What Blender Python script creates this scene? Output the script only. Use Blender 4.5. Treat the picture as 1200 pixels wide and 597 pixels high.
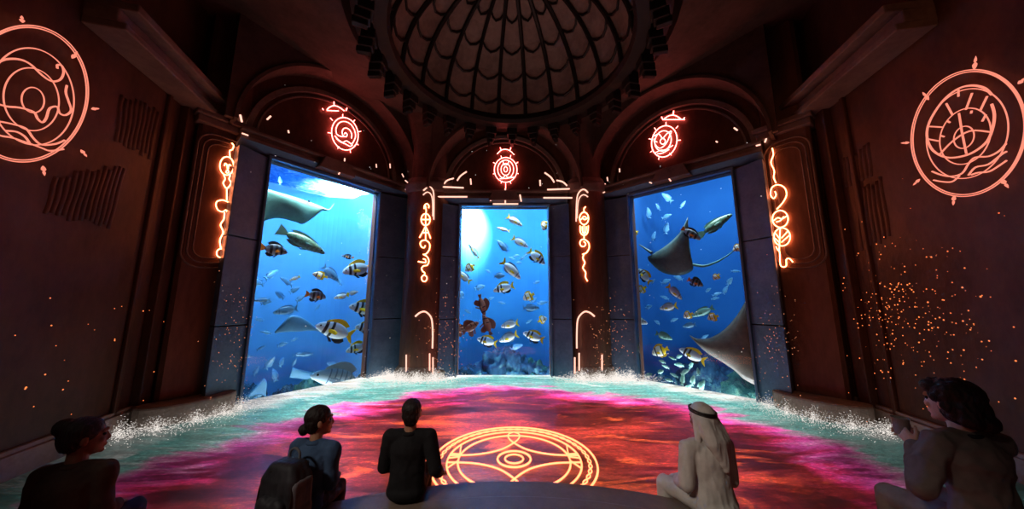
import bpy, bmesh, math, random
from mathutils import Vector, Matrix, noise
random.seed(7)
PI = math.pi
SC = bpy.context.scene
COL = SC.collection
for _o in list(bpy.data.objects):
    bpy.data.objects.remove(_o)

# ------------------------------------------------------------------ camera, world, exposure
FPX, CAMH = 370.0, 2.2                      # focal length in pixels of the 1200x597 frame, lens height
PITCH = math.atan(57 / FPX)
cam_d = bpy.data.cameras.new('camera')
cam_d.sensor_fit = 'HORIZONTAL'
cam_d.sensor_width = 36.0
cam_d.lens = FPX / 1200 * 36
cam_d.clip_end = 200
cam = bpy.data.objects.new('camera', cam_d)
cam.location = (0, 0, CAMH)
cam.rotation_euler = (PI / 2 + PITCH, 0, 0)
COL.objects.link(cam)
SC.camera = cam

SC.view_settings.view_transform = 'Standard'
SC.view_settings.look = 'None'
SC.view_settings.exposure = 0.0
SC.view_settings.gamma = 1.0
SC.view_settings.use_curve_mapping = False

W = bpy.data.worlds.new('night')
SC.world = W
W.use_nodes = True
W.node_tree.nodes['Background'].inputs[0].default_value = (1.0, 0.72, 0.6, 1)
W.node_tree.nodes['Background'].inputs[1].default_value = 0.016

def lamp(name, kind, loc, energy, color, size=0.3, aim=None, spot=None, blend=0.6, size_y=None):
    d = bpy.data.lights.new(name, kind)
    d.energy = energy
    d.color = color
    if kind == 'AREA':
        d.size = size
        if size_y:
            d.shape = 'RECTANGLE'
            d.size_y = size_y
    elif kind in ('POINT', 'SPOT'):
        d.shadow_soft_size = size
    if kind == 'SPOT':
        d.spot_size = spot
        d.spot_blend = blend
    o = bpy.data.objects.new(name, d)
    o.location = loc
    if aim is not None:
        o.rotation_euler = (Vector(aim) - Vector(loc)).to_track_quat('-Z', 'Y').to_euler()
    COL.objects.link(o)
    return o

# added unseen spots: warm washes for the side walls, and a fill for the vault
lamp('wall_wash_left', 'SPOT', (1.5, -2.5, 6.5), 90, (1.0, 0.33, 0.13), 0.2, (-6.3, 4.2, 4.3), math.radians(42), 1.0)
lamp('wall_wash_right', 'SPOT', (-1.5, -2.5, 6.5), 380, (1.0, 0.33, 0.13), 0.2, (6.4, 4.6, 3.9), math.radians(46), 1.0)
lamp('vault_fill', 'SPOT', (0.0, 3.85, 0.06), 190, (1.0, 0.80, 0.68), 0.1, (0, 7.2, 9.5), math.radians(62), 0.7)

lamp('seat_light', 'SPOT', (-4.5, -1.5, 6.0), 900, (1.0, 0.90, 0.78), 0.3, (0.1, 2.9, 0.6), math.radians(40), 0.9)

# ------------------------------------------------------------------ pixel -> place helpers
FW = Vector((0, math.cos(PITCH), math.sin(PITCH)))
UP = Vector((0, -math.sin(PITCH), math.cos(PITCH)))
EYE = Vector((0, 0, CAMH))
def ray(u, v):
    return FW * FPX + Vector((1, 0, 0)) * (u - 600) + UP * (298.5 - v)
def on_plane(u, v, p, n):
    d = ray(u, v)
    return EYE + d * ((Vector(p) - EYE).dot(n) / d.dot(n))
def on_floor(u, v, z=0.0):
    return on_plane(u, v, (0, 0, z), Vector((0, 0, 1)))
def at_y(u, v, y):
    return on_plane(u, v, (0, y, 0), Vector((0, 1, 0)))

class Frame:
    """a wall's own axes: x along the wall, y through it away from the room, z up"""
    def __init__(s, o, ex):
        s.o = Vector(o)
        s.ex = Vector(ex).normalized()
        s.ey = Vector((-s.ex.y, s.ex.x, 0))
    def P(s, x, y, z):
        return s.o + s.ex * x + s.ey * y + Vector((0, 0, z))
    def px(s, u, v, y=0.0):
        return on_plane(u, v, s.P(0, y, 0), s.ey)
    def loc(s, p):
        d = Vector(p) - s.o
        return (d.dot(s.ex), d.dot(s.ey), d.z)

# ------------------------------------------------------------------ object helpers
def tag(o, label=None, cat=None, group=None, kind=None):
    if label: o['label'] = label
    if cat: o['category'] = cat
    if group: o['group'] = group
    if kind: o['kind'] = kind
    return o
def empty(name, loc=(0, 0, 0), label=None, cat=None, group=None, kind=None):
    o = bpy.data.objects.new(name, None)
    o.empty_display_size = 0.1
    o.location = loc
    COL.objects.link(o)
    return tag(o, label, cat, group, kind)

class MB:
    """collects vertices and faces of ONE mesh"""
    def __init__(s):
        s.v, s.f = [], []
    def add(s, vs, fs):
        b = len(s.v)
        s.v += [Vector(x) for x in vs]
        s.f += [tuple(b + i for i in f) for f in fs]
        return s
    def box(s, a, b, F=None):
        x0, y0, z0 = a; x1, y1, z1 = b
        vs = [(x0,y0,z0),(x1,y0,z0),(x1,y1,z0),(x0,y1,z0),(x0,y0,z1),(x1,y0,z1),(x1,y1,z1),(x0,y1,z1)]
        if F: vs = [F.P(*q) for q in vs]
        return s.add(vs, [(0,3,2,1),(4,5,6,7),(0,1,5,4),(1,2,6,5),(2,3,7,6),(3,0,4,7)])
    def prism(s, ring, z0, z1, F=None, tf=None):
        """ring of (x,y); extruded along z"""
        n = len(ring)
        vs = [(x, y, z0) for x, y in ring] + [(x, y, z1) for x, y in ring]
        if F: vs = [F.P(*q) for q in vs]
        if tf: vs = [tf(*q) for q in vs]
        return s.add(vs, [tuple(range(n-1, -1, -1)), tuple(range(n, 2*n))] +
                     [(i, (i+1) % n, n + (i+1) % n, n + i) for i in range(n)])
    def strip(s, outer, inner, y0, y1, F):
        """a flat band between two equally long (x,z) curves, with depth y0..y1"""
        n = len(outer)
        vs = []
        for y in (y0, y1):
            vs += [F.P(x, y, z) for x, z in outer] + [F.P(x, y, z) for x, z in inner]
        fs = []
        for i in range(n - 1):
            fs += [(i, i+1, n+i+1, n+i), (2*n+i, 3*n+i, 3*n+i+1, 2*n+i+1),
                   (i, 2*n+i, 2*n+i+1, i+1), (n+i, n+i+1, 3*n+i+1, 3*n+i)]
        fs += [(0, n, 3*n, 2*n), (n-1, 3*n-1, 4*n-1, 2*n-1)]
        return s.add(vs, fs)
    def tube(s, pts, r, seg=8, closed=False, taper=None):
        pts = [Vector(p) for p in pts]
        n = len(pts)
        if n < 2: return s
        vs, fs = [], []
        prev = None
        for i, p in enumerate(pts):
            if closed:
                t = pts[(i+1) % n] - pts[i-1]
            else:
                t = pts[min(i+1, n-1)] - pts[max(i-1, 0)]
            if t.length < 1e-9: t = Vector((0, 0, 1))
            t.normalize()
            if prev is None:
                a = t.orthogonal().normalized()
            else:
                a = prev - t * prev.dot(t)
                a = a.normalized() if a.length > 1e-6 else t.orthogonal().normalized()
            prev = a
            b = t.cross(a)
            rr = r if taper is None else taper[i]
            for k in range(seg):
                w = 2 * PI * k / seg
                vs.append(p + (a * math.cos(w) + b * math.sin(w)) * rr)
        m = n if closed else n - 1
        for i in range(m):
            j = (i + 1) % n
            for k in range(seg):
                fs.append((i*seg+k, i*seg+(k+1) % seg, j*seg+(k+1) % seg, j*seg+k))
        if not closed:
            fs.append(tuple(range(seg-1, -1, -1)))
            fs.append(tuple((n-1)*seg + k for k in range(seg)))
        return s.add(vs, fs)
    def lathe(s, prof, c=(0, 0, 0), seg=32, sx=1.0, sy=1.0, a0=0.0, a1=2*PI, power=2.0, caps=True):
        full = abs(a1 - a0 - 2*PI) < 1e-6
        n = seg if full else seg + 1
        vs = []
        for r, z in prof:
            for k in range(n):
                w = a0 + (a1 - a0) * k / seg
                cx, cy = math.cos(w), math.sin(w)
                if power != 2.0:
                    cx = math.copysign(abs(cx) ** (2/power), cx); cy = math.copysign(abs(cy) ** (2/power), cy)
                vs.append((c[0] + r * sx * cx, c[1] + r * sy * cy, c[2] + z))
        fs = []
        for i in range(len(prof) - 1):
            for k in range(seg):
                k2 = (k + 1) % n
                fs.append((i*n+k, i*n+k2, (i+1)*n+k2, (i+1)*n+k))
        if full:
            if caps and prof[0][0] > 1e-4: fs.append(tuple(range(n-1, -1, -1)))
            if caps and prof[-1][0] > 1e-4: fs.append(tuple((len(prof)-1)*n + k for k in range(n)))
        else:
            fs.append(tuple(i*n for i in range(len(prof)))[::-1])
            fs.append(tuple(i*n + n - 1 for i in range(len(prof))))
        return s.add(vs, fs)
    def ball(s, c, r, rot=None, seg=16, rings=10):
        if not hasattr(r, '__len__'): r = (r, r, r)
        vs = []
        for i in range(rings + 1):
            t = PI * i / rings
            for k in range(seg):
                w = 2 * PI * k / seg
                q = Vector((r[0]*math.sin(t)*math.cos(w), r[1]*math.sin(t)*math.sin(w), r[2]*math.cos(t)))
                if rot is not None: q = rot @ q
                vs.append(Vector(c) + q)
        fs = []
        for i in range(rings):
            for k in range(seg):
                fs.append((i*seg+k, (i+1)*seg+k, (i+1)*seg+(k+1) % seg, i*seg+(k+1) % seg))
        return s.add(vs, fs)
    def cap(s, p0, r0, p1, r1, seg=14):
        """tapered limb with round ends"""
        p0, p1 = Vector(p0), Vector(p1)
        d = p1 - p0
        L = max(d.length, 1e-6)
        d /= L
        pts, rad = [], []
        for k in range(5):
            w = PI/2 * k / 4
            pts.append(p0 - d * r0 * math.cos(w)); rad.append(max(r0 * math.sin(w), 1e-4))
        for k in range(5):
            w = PI/2 * k / 4
            pts.append(p1 + d * r1 * math.sin(w)); rad.append(max(r1 * math.cos(w), 1e-4))
        return s.tube(pts, 0, seg, taper=rad)
    def octa(s, c, r):
        c = Vector(c)
        if not hasattr(r, '__len__'): r = (r, r, r)
        return s.add([c+Vector((r[0],0,0)), c-Vector((r[0],0,0)), c+Vector((0,r[1],0)), c-Vector((0,r[1],0)), c+Vector((0,0,r[2])), c-Vector((0,0,r[2]))],
                     [(0,2,4),(2,1,4),(1,3,4),(3,0,4),(2,0,5),(1,2,5),(3,1,5),(0,3,5)])
    def mesh(s, name, smooth=False):
        me = bpy.data.meshes.new(name)
        me.from_pydata([tuple(v) for v in s.v], [], s.f)
        me.validate()
        bm = bmesh.new(); bm.from_mesh(me)
        bmesh.ops.remove_doubles(bm, verts=bm.verts, dist=1e-5)
        bmesh.ops.recalc_face_normals(bm, faces=bm.faces)
        bm.to_mesh(me); bm.free()
        if smooth:
            for p in me.polygons: p.use_smooth = True
        return me
    def build(s, name, mat, parent=None, smooth=False, bevel=0.0, auto=None):
        me = s.mesh(name, smooth)
        return link_mesh(name, me, mat, parent, bevel)

def link_mesh(name, me, mat, parent=None, bevel=0.0):
    if mat is not None and not me.materials: me.materials.append(mat)
    o = bpy.data.objects.new(name, me)
    COL.objects.link(o)
    if parent is not None:
        o.parent = parent
        o.matrix_parent_inverse = Matrix.Translation(-WORLD_LOC(parent))
    if bevel:
        m = o.modifiers.new('bevel', 'BEVEL')
        m.width = bevel; m.segments = 2; m.limit_method = 'ANGLE'
    return o
def WORLD_LOC(o):
    v = Vector((0, 0, 0))
    while o is not None:
        v = v + o.location
        if o.parent is not None: v = v + o.matrix_parent_inverse.translation
        o = o.parent
    return v

def smooth_path(pts, closed=False, n=5):
    pts = [Vector(p) for p in pts]
    if len(pts) < 3: return pts
    out = []
    m = len(pts)
    for i in range(m if closed else m - 1):
        if closed:
            a, b, c, d = pts[i-1], pts[i], pts[(i+1) % m], pts[(i+2) % m]
        else:
            a, b, c, d = pts[max(i-1, 0)], pts[i], pts[i+1], pts[min(i+2, m-1)]
        for k in range(n):
            t = k / n
            out.append(0.5 * ((2*b) + (c-a)*t + (2*a-5*b+4*c-d)*t*t + (3*b-a-3*c+d)*t*t*t))
    if not closed: out.append(pts[-1])
    return out

# ------------------------------------------------------------------ materials
def srgb(r, g, b):
    f = lambda c: (c/255/12.92) if c/255 <= 0.04045 else ((c/255 + 0.055)/1.055) ** 2.4
    return (f(r), f(g), f(b), 1.0)
class NT:
    def __init__(s, name):
        s.m = bpy.data.materials.new(name)
        s.m.use_nodes = True
        s.t = s.m.node_tree
        s.t.nodes.clear()
        s.out = s.n('ShaderNodeOutputMaterial')
    def n(s, typ, **kw):
        x = s.t.nodes.new(typ)
        for k, v in kw.items():
            if k[0] == 'i' and k[1:].isdigit(): x.inputs[int(k[1:])].default_value = v
            elif k in x.inputs.keys() if hasattr(x.inputs, 'keys') else False: x.inputs[k].default_value = v
            else: setattr(x, k, v)
        return x
    def l(s, a, b):
        s.t.links.new(a, b)
    def math(s, op, a, b=None, clamp=False):
        x = s.n('ShaderNodeMath', operation=op, use_clamp=clamp)
        for i, q in enumerate((a, b)):
            if q is None: continue
            if hasattr(q, 'is_linked'): s.l(q, x.inputs[i])
            else: x.inputs[i].default_value = q
        return x.outputs[0]
    def ramp(s, fac, stops, interp='LINEAR'):
        x = s.n('ShaderNodeValToRGB')
        cr = x.color_ramp
        cr.interpolation = interp
        while len(cr.elements) > 1: cr.elements.remove(cr.elements[-1])
        cr.elements[0].position = stops[0][0]; cr.elements[0].color = stops[0][1]
        for p, c in stops[1:]:
            e = cr.elements.new(p); e.color = c
        s.l(fac, x.inputs[0])
        return x.outputs[0]
    def mix(s, fac, a, b, mode='MIX'):
        x = s.n('ShaderNodeMix', data_type='RGBA', blend_type=mode)
        for i, q in ((0, fac), (6, a), (7, b)):
            if hasattr(q, 'is_linked'): s.l(q, x.inputs[i])
            else: x.inputs[i].default_value = q
        return x.outputs[2]
    def noise(s, scale, detail=4, rough=0.55, vec=None, dist=0.0):
        x = s.n('ShaderNodeTexNoise')
        x.inputs['Scale'].default_value = scale
        x.inputs['Detail'].default_value = detail
        x.inputs['Roughness'].default_value = rough
        x.inputs['Distortion'].default_value = dist
        if vec is not None: s.l(vec, x.inputs['Vector'])
        return x.outputs['Fac']
    def coord(s, which='Object'):
        return s.n('ShaderNodeTexCoord').outputs[which]
    def scaled(s, vec, sc, loc=(0, 0, 0)):
        x = s.n('ShaderNodeMapping')
        x.inputs['Scale'].default_value = sc
        x.inputs['Location'].default_value = loc
        s.l(vec, x.inputs['Vector'])
        return x.outputs[0]
    def bsdf(s, color, rough=0.6, metal=0.0, spec=0.4, bump=None, bstr=0.3, bdist=0.02, emit=None, estr=0.0):
        x = s.n('ShaderNodeBsdfPrincipled')
        for k, q in (('Base Color', color), ('Roughness', rough), ('Metallic', metal)):
            if hasattr(q, 'is_linked'): s.l(q, x.inputs[k])
            else: x.inputs[k].default_value = q
        x.inputs['Specular IOR Level'].default_value = spec
        if bump is not None:
            b = s.n('ShaderNodeBump')
            b.inputs['Strength'].default_value = bstr
            b.inputs['Distance'].default_value = bdist
            s.l(bump, b.inputs['Height'])
            s.l(b.outputs[0], x.inputs['Normal'])
        if emit is not None:
            if hasattr(emit, 'is_linked'): s.l(emit, x.inputs['Emission Color'])
            else: x.inputs['Emission Color'].default_value = emit
            if hasattr(estr, 'is_linked'): s.l(estr, x.inputs['Emission Strength'])
            else: x.inputs['Emission Strength'].default_value = estr
        s.l(x.outputs[0], s.out.inputs[0])
        return x

def surf(name, c1, c2, scale=3.0, rough=0.6, metal=0.0, bstr=0.3, stretch=(1, 1, 1), spec=0.4, bdist=0.02):
    t = NT(name)
    v = t.scaled(t.coord(), stretch)
    n1 = t.noise(scale, 6, 0.6, v)
    n2 = t.noise(scale * 7, 3, 0.6, v)
    f = t.math('ADD', t.math('MULTIPLY', n1, 0.7), t.math('MULTIPLY', n2, 0.3))
    c = t.ramp(f, [(0.3, c1), (0.7, c2)])
    t.bsdf(c, rough, metal, spec, f, bstr, bdist)
    return t.m
def glow(name, col, strength):
    t = NT(name)
    e = t.n('ShaderNodeEmission')
    e.inputs[0].default_value = (*col, 1)
    e.inputs[1].default_value = strength
    t.l(e.outputs[0], t.out.inputs[0])
    return t.m

M = {}
M['stone'] = surf('dark_bronze_plaster', srgb(58, 34, 24), srgb(98, 63, 46), 1.6, 0.55, 0.15, 0.5, (1, 1, 0.5))
M['stone_grey'] = surf('grey_brown_stone', srgb(84, 70, 64), srgb(132, 112, 102), 2.2, 0.6, 0.0, 0.4)
M['jamb'] = surf('blue_grey_metal_panel', srgb(62, 92, 124), srgb(96, 128, 160), 2.4, 0.4, 0.1, 0.15)
M['pillar'] = surf('bronze_column', srgb(74, 50, 40), srgb(126, 90, 72), 1.8, 0.42, 0.2, 0.3, (1, 1, 0.25))
M['vault'] = surf('vault_plaster', srgb(56, 42, 36), srgb(96, 76, 66), 1.4, 0.7, 0.0, 0.5)
M['rib'] = surf('dark_rib_iron', srgb(22, 18, 17), srgb(46, 38, 34), 4, 0.5, 0.4, 0.3)
M['domepanel'] = surf('dome_panel', srgb(96, 78, 70), srgb(150, 126, 114), 1.3, 0.6, 0.0, 0.4)
M['bench'] = surf('bench_laminate', srgb(100, 84, 74), srgb(128, 108, 94), 6, 0.5, 0.0, 0.1)
M['plinth'] = surf('pale_plinth_stone', srgb(120, 108, 100), srgb(170, 156, 146), 3, 0.6, 0.0, 0.4)
M['neon'] = glow('neon_warm', (1.0, 0.23, 0.085), 17.0)
M['neon_dim'] = glow('neon_soft', (1.0, 0.27, 0.18), 1.1)
M['neon_pink'] = glow('neon_rose', (1.0, 0.13, 0.11), 15.0)
M['neon_floor'] = glow('neon_amber', (1.0, 0.20, 0.08), 4.2)
M['strip'] = glow('strip_light', (1.0, 0.48, 0.36), 1.7)
M['white_glow'] = glow('white_sparkle', (1.0, 0.92, 0.85), 1.0)
M['ember'] = glow('glimmer_orange', (1.0, 0.22, 0.06), 1.6)
M['glimmer_soft'] = glow('glimmer_soft', (1.0, 0.33, 0.15), 0.9)

# ------------------------------------------------------------------ the setting: three window bays
BAYS = {
    'left':   dict(F=Frame((-5.225, 8.635, 0), (0.57, 0.82, 0)), W=2.94, H=5.73, j0=0.68, j1=1.2, r=1.95, tz=5.95),
    'middle': dict(F=Frame((-0.25, 10.09, 0), (1, 0, 0)), W=2.86, H=5.33, j0=0.52, j1=0.62, r=1.93, tz=5.45),
    'right':  dict(F=Frame((4.67, 8.585, 0), (0.694, -0.72, 0)), W=2.69, H=5.5, j0=1.2, j1=0.66, r=1.85, tz=5.75),
}
WALL_TOP = 9.3
def arc(cx, cz, r, a0, a1, n=32):
    return [(cx + r * math.cos(a0 + (a1-a0)*k/n), cz + r * math.sin(a0 + (a1-a0)*k/n)) for k in range(n+1)]

def pane_material():
    t = NT('aquarium_glass')
    tr = t.n('ShaderNodeBsdfTransparent'); tr.inputs[0].default_value = (0.97, 0.99, 1, 1)
    gl = t.n('ShaderNodeBsdfGlossy'); gl.inputs['Roughness'].default_value = 0.02
    fr = t.n('ShaderNodeFresnel'); fr.inputs[0].default_value = 1.2
    mx = t.n('ShaderNodeMixShader')
    t.l(fr.outputs[0], mx.inputs[0]); t.l(tr.outputs[0], mx.inputs[1]); t.l(gl.outputs[0], mx.inputs[2])
    t.l(mx.outputs[0], t.out.inputs[0])
    return t.m
M['pane'] = pane_material()

for idx, (nm, b) in enumerate(BAYS.items()):
    F, Wd, H = b['F'], b['W'], b['H']
    x0, x1 = -Wd/2, Wd/2
    xa, xb = x0 - b['j0'], x1 + b['j1']
    w = MB()
    we = 0.75 if nm == 'middle' else 0.0
    w.box((xa-we, -0.06, 0), (x0, 0.22, H), F).box((x1, -0.06, 0), (xb+we, 0.22, H), F).box((xa-we, -0.06, H), (xb+we, 0.22, WALL_TOP), F)
    tag(w.build('wall_back_' + nm, M['stone']), kind='structure')
    # window: pane, jamb panels, lintel, sill
    win = empty('window_%d' % (idx+1), F.P(0, 0, 0), kind='structure')
    MB().box((x0, -0.015, 0.0), (x1, 0.015, H), F).build('pane', M['pane'], win)
    for sx, xo, xi in ((-1, xa, x0), (1, xb, x1)):
        zc = [0.0, 1.72, 3.66, H + 0.02]
        for k in range(3):
            MB().prism([(xi + sx*0.05, -0.05), (xi + sx*0.05, -0.12), (xo, -0.42), (xo, -0.05)], zc[k] + 0.012, zc[k+1] - 0.012, F).build('jamb_panel', M['jamb'], win, bevel=0.012)
        MB().box((min(xi, xi + sx*0.05), -0.19, 0), (max(xi, xi + sx*0.05), 0.03, H), F).build('window_frame', M['jamb'], win, bevel=0.008)
    MB().box((x0-0.05, -0.19, H), (x1+0.05, 0.03, H+0.07), F).build('window_frame', M['jamb'], win, bevel=0.008)
    MB().prism([(-0.05, H+0.08), (-0.12, H+0.08), (-0.36, H+0.2), (-0.05, H+0.2)], xa, xb, tf=lambda y, z, x: F.P(x, y, z)).build('lintel', M['jamb'], win, bevel=0.012)
    # cornice over the window, stepped
    c = MB()
    cz = H + 0.2
    c.box((xa, -0.34, cz), (xb, -0.05, cz+0.09), F).box((xa, -0.27, cz+0.09), (xb, -0.05, cz+0.2), F).box((xa, -0.4, cz+0.2), (xb, -0.05, cz+0.27), F)
    tag(c.build('trim_%d' % (idx+1), M['stone_grey'], bevel=0.015), kind='structure')
    # tympanum moulding (arch ring) over the cornice
    tz = cz + 0.27
    R = b['r']
    t = MB()
    t.strip(arc(0, tz, R+0.09, 0, PI), arc(0, tz, R-0.03, 0, PI), -0.16, -0.05, F)
    t.strip(arc(0, tz, R-0.12, 0, PI), arc(0, tz, R-0.16, 0, PI), -0.1, -0.05, F)
    tag(t.build('trim_%d' % (idx+4), M['stone_grey']), kind='structure')
    # keystone panel above the window
    k = MB()
    k.prism([(-0.5, 0), (0.5, 0), (0.36, 0.34), (-0.36, 0.34)], -0.45, -0.06, tf=lambda x, z, y: F.P(x, y, H+0.1+z))
    tag(k.build('trim_%d' % (idx+7), M['stone_grey'], bevel=0.02), kind='structure')
    # outer arch screen nearer the room, with its barrel soffit
    R2 = R + 0.5
    s = MB()
    cx = (xa + xb)/2 * 0.4
    ao = arc(cx, tz, R2, 0, PI)
    xw0, xw1 = xa - 0.35, xb + 0.35
    outer = []
    for (x, z) in ao:
        a = math.atan2(z - tz, x - cx)
        # matching point on the rectangle around the arch
        dx, dz = math.cos(a), math.sin(a)
        tt = 1e9
        if dx > 1e-6: tt = min(tt, (xw1-cx)/dx)
        if dx < -1e-6: tt = min(tt, (xw0-cx)/dx)
        if dz > 1e-6: tt = min(tt, (WALL_TOP-tz)/dz)
        tt = max(tt, R2 + 0.02)
        outer.append((cx + dx*tt, tz + dz*tt))
    s.strip(outer, ao, -0.62, -0.5, F)
    s.strip(arc(cx, tz, R2+0.02, 0, PI), arc(cx, tz, R2-0.05, 0, PI), -0.68, -0.06, F)
    tag(s.build('wall_arch_' + nm, M['vault']), kind='structure')
    b.update(tz=tz, cz=cz, xa=xa, xb=xb, R2=R2, cx=cx)

# pillars between the windows
def pillar(name, cx, cy, rx, ry, label):
    root = empty(name, (cx, cy, 0), kind='structure')
    MB().lathe([(1, 0.32), (1, 5.75)], (cx, cy, 0), 48, rx, ry, power=2.6).build('shaft', M['pillar'], root, smooth=False)
    MB().lathe([(1.16, 0), (1.16, 0.2), (1.1, 0.26), (1.02, 0.34)], (cx, cy, 0), 48, rx, ry, power=2.6).build('base', M['plinth'], root)
    MB().lathe([(1.0, 5.72), (1.05, 5.78), (1.12, 5.95), (1.12, 6.02), (1.04, 6.08), (0.98, 6.2)], (cx, cy, 0), 48, rx, ry, power=2.6).build('capital', M['stone_grey'], root)
    MB().lathe([(0.86, 6.15), (0.84, 7.4), (1.05, 8.1), (1.7, 9.2)], (cx, cy, 0), 48, rx, ry, power=2.6).build('vault_springer', M['vault'], root)
    return root
PIL = {'left': (-2.74, 10.22, 0.72, 0.62), 'right': (2.44, 10.22, 0.62, 0.62)}
pillar('pillar', *PIL['left'], '')
pillar('pillar', *PIL['right'], '')

# outer pillars with a flat face towards the room, and the side walls
OUT = {'left': ((-6.30, 7.05), (-6.75, 6.30)), 'right': ((6.02, 7.12), (6.52, 6.42))}
FACE = {}
for side, (p, q) in OUT.items():
    sg = -1 if side == 'left' else 1
    p, q = Vector((*p, 0)), Vector((*q, 0))
    Ff = Frame((p+q)/2, (p-q) if side == 'left' else (q-p))
    wd = (p-q).length
    FACE[side] = Ff
    m = MB()
    m.prism([(-wd/2, 0.02), (-wd/2+0.06, -0.04), (wd/2-0.06, -0.04), (wd/2, 0.02), (wd/2, 0.9), (-wd/2, 0.9)], 0, WALL_TOP, F=Ff)
    root = empty('pillar', Ff.P(0, 0, 0), kind='structure')
    m.build('shaft', M['pillar'], root)
    # rounded nested outlines of the niche panel
    for k in range(3):
        hw = wd/2 - 0.02 + 0.0 - k*0.085
        zt, zb = 5.9 - k*0.1, 2.95 + k*0.1
        rr = 0.3 - 0.05*k
        ring = []
        for (cx_, cz_, a0) in ((hw-rr, zt-rr, 0), (-hw+rr, zt-rr, PI/2), (-hw+rr, zb+rr, PI), (hw-rr, zb+rr, 1.5*PI)):
            ring += [(cx_ + rr*math.cos(a0 + PI/2*j/6), cz_ + rr*math.sin(a0 + PI/2*j/6)) for j in range(7)]
        MB().tube([Ff.P(x, -0.045, z) for x, z in ring], 0.022 - 0.003*k, 6, True).build('moulding', M['stone_grey'], root, smooth=True)
    MB().box((-wd/2-0.06, -0.16, 6.05), (wd/2+0.06, 0.3, 6.2), Ff).box((-wd/2-0.1, -0.24, 6.2), (wd/2+0.1, 0.3, 6.32), Ff).build('capital', M['stone_grey'], root, bevel=0.02)
    # curved plinth block at the foot
    ring = [(-0.72, 0.0)] + [(0.75*math.cos(a)*1.0 , -0.62*math.sin(a)**0.6 ) for a in [PI - PI*j/14 for j in range(1, 14)]] + [(0.72, 0.0)]
    MB().prism(ring, 0, 0.36, F=Ff).build('plinth', M['plinth'], root, bevel=0.04)
SIDE = {'left': Frame((-7.0, 6.35, 0), (0.28, -0.96, 0)), 'right': Frame((6.80, 6.45, 0), (-0.20, -0.98, 0))}
for side, Fs in SIDE.items():
    yo = 1 if side == 'right' else -1     # frame y of the left wall points into the room
    tag(MB().box((-0.5, 0 if yo > 0 else -0.25, 0), (8.5, 0.25 if yo > 0 else 0, WALL_TOP), Fs).build('wall_side_' + side, M['stone']), kind='structure')

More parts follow.
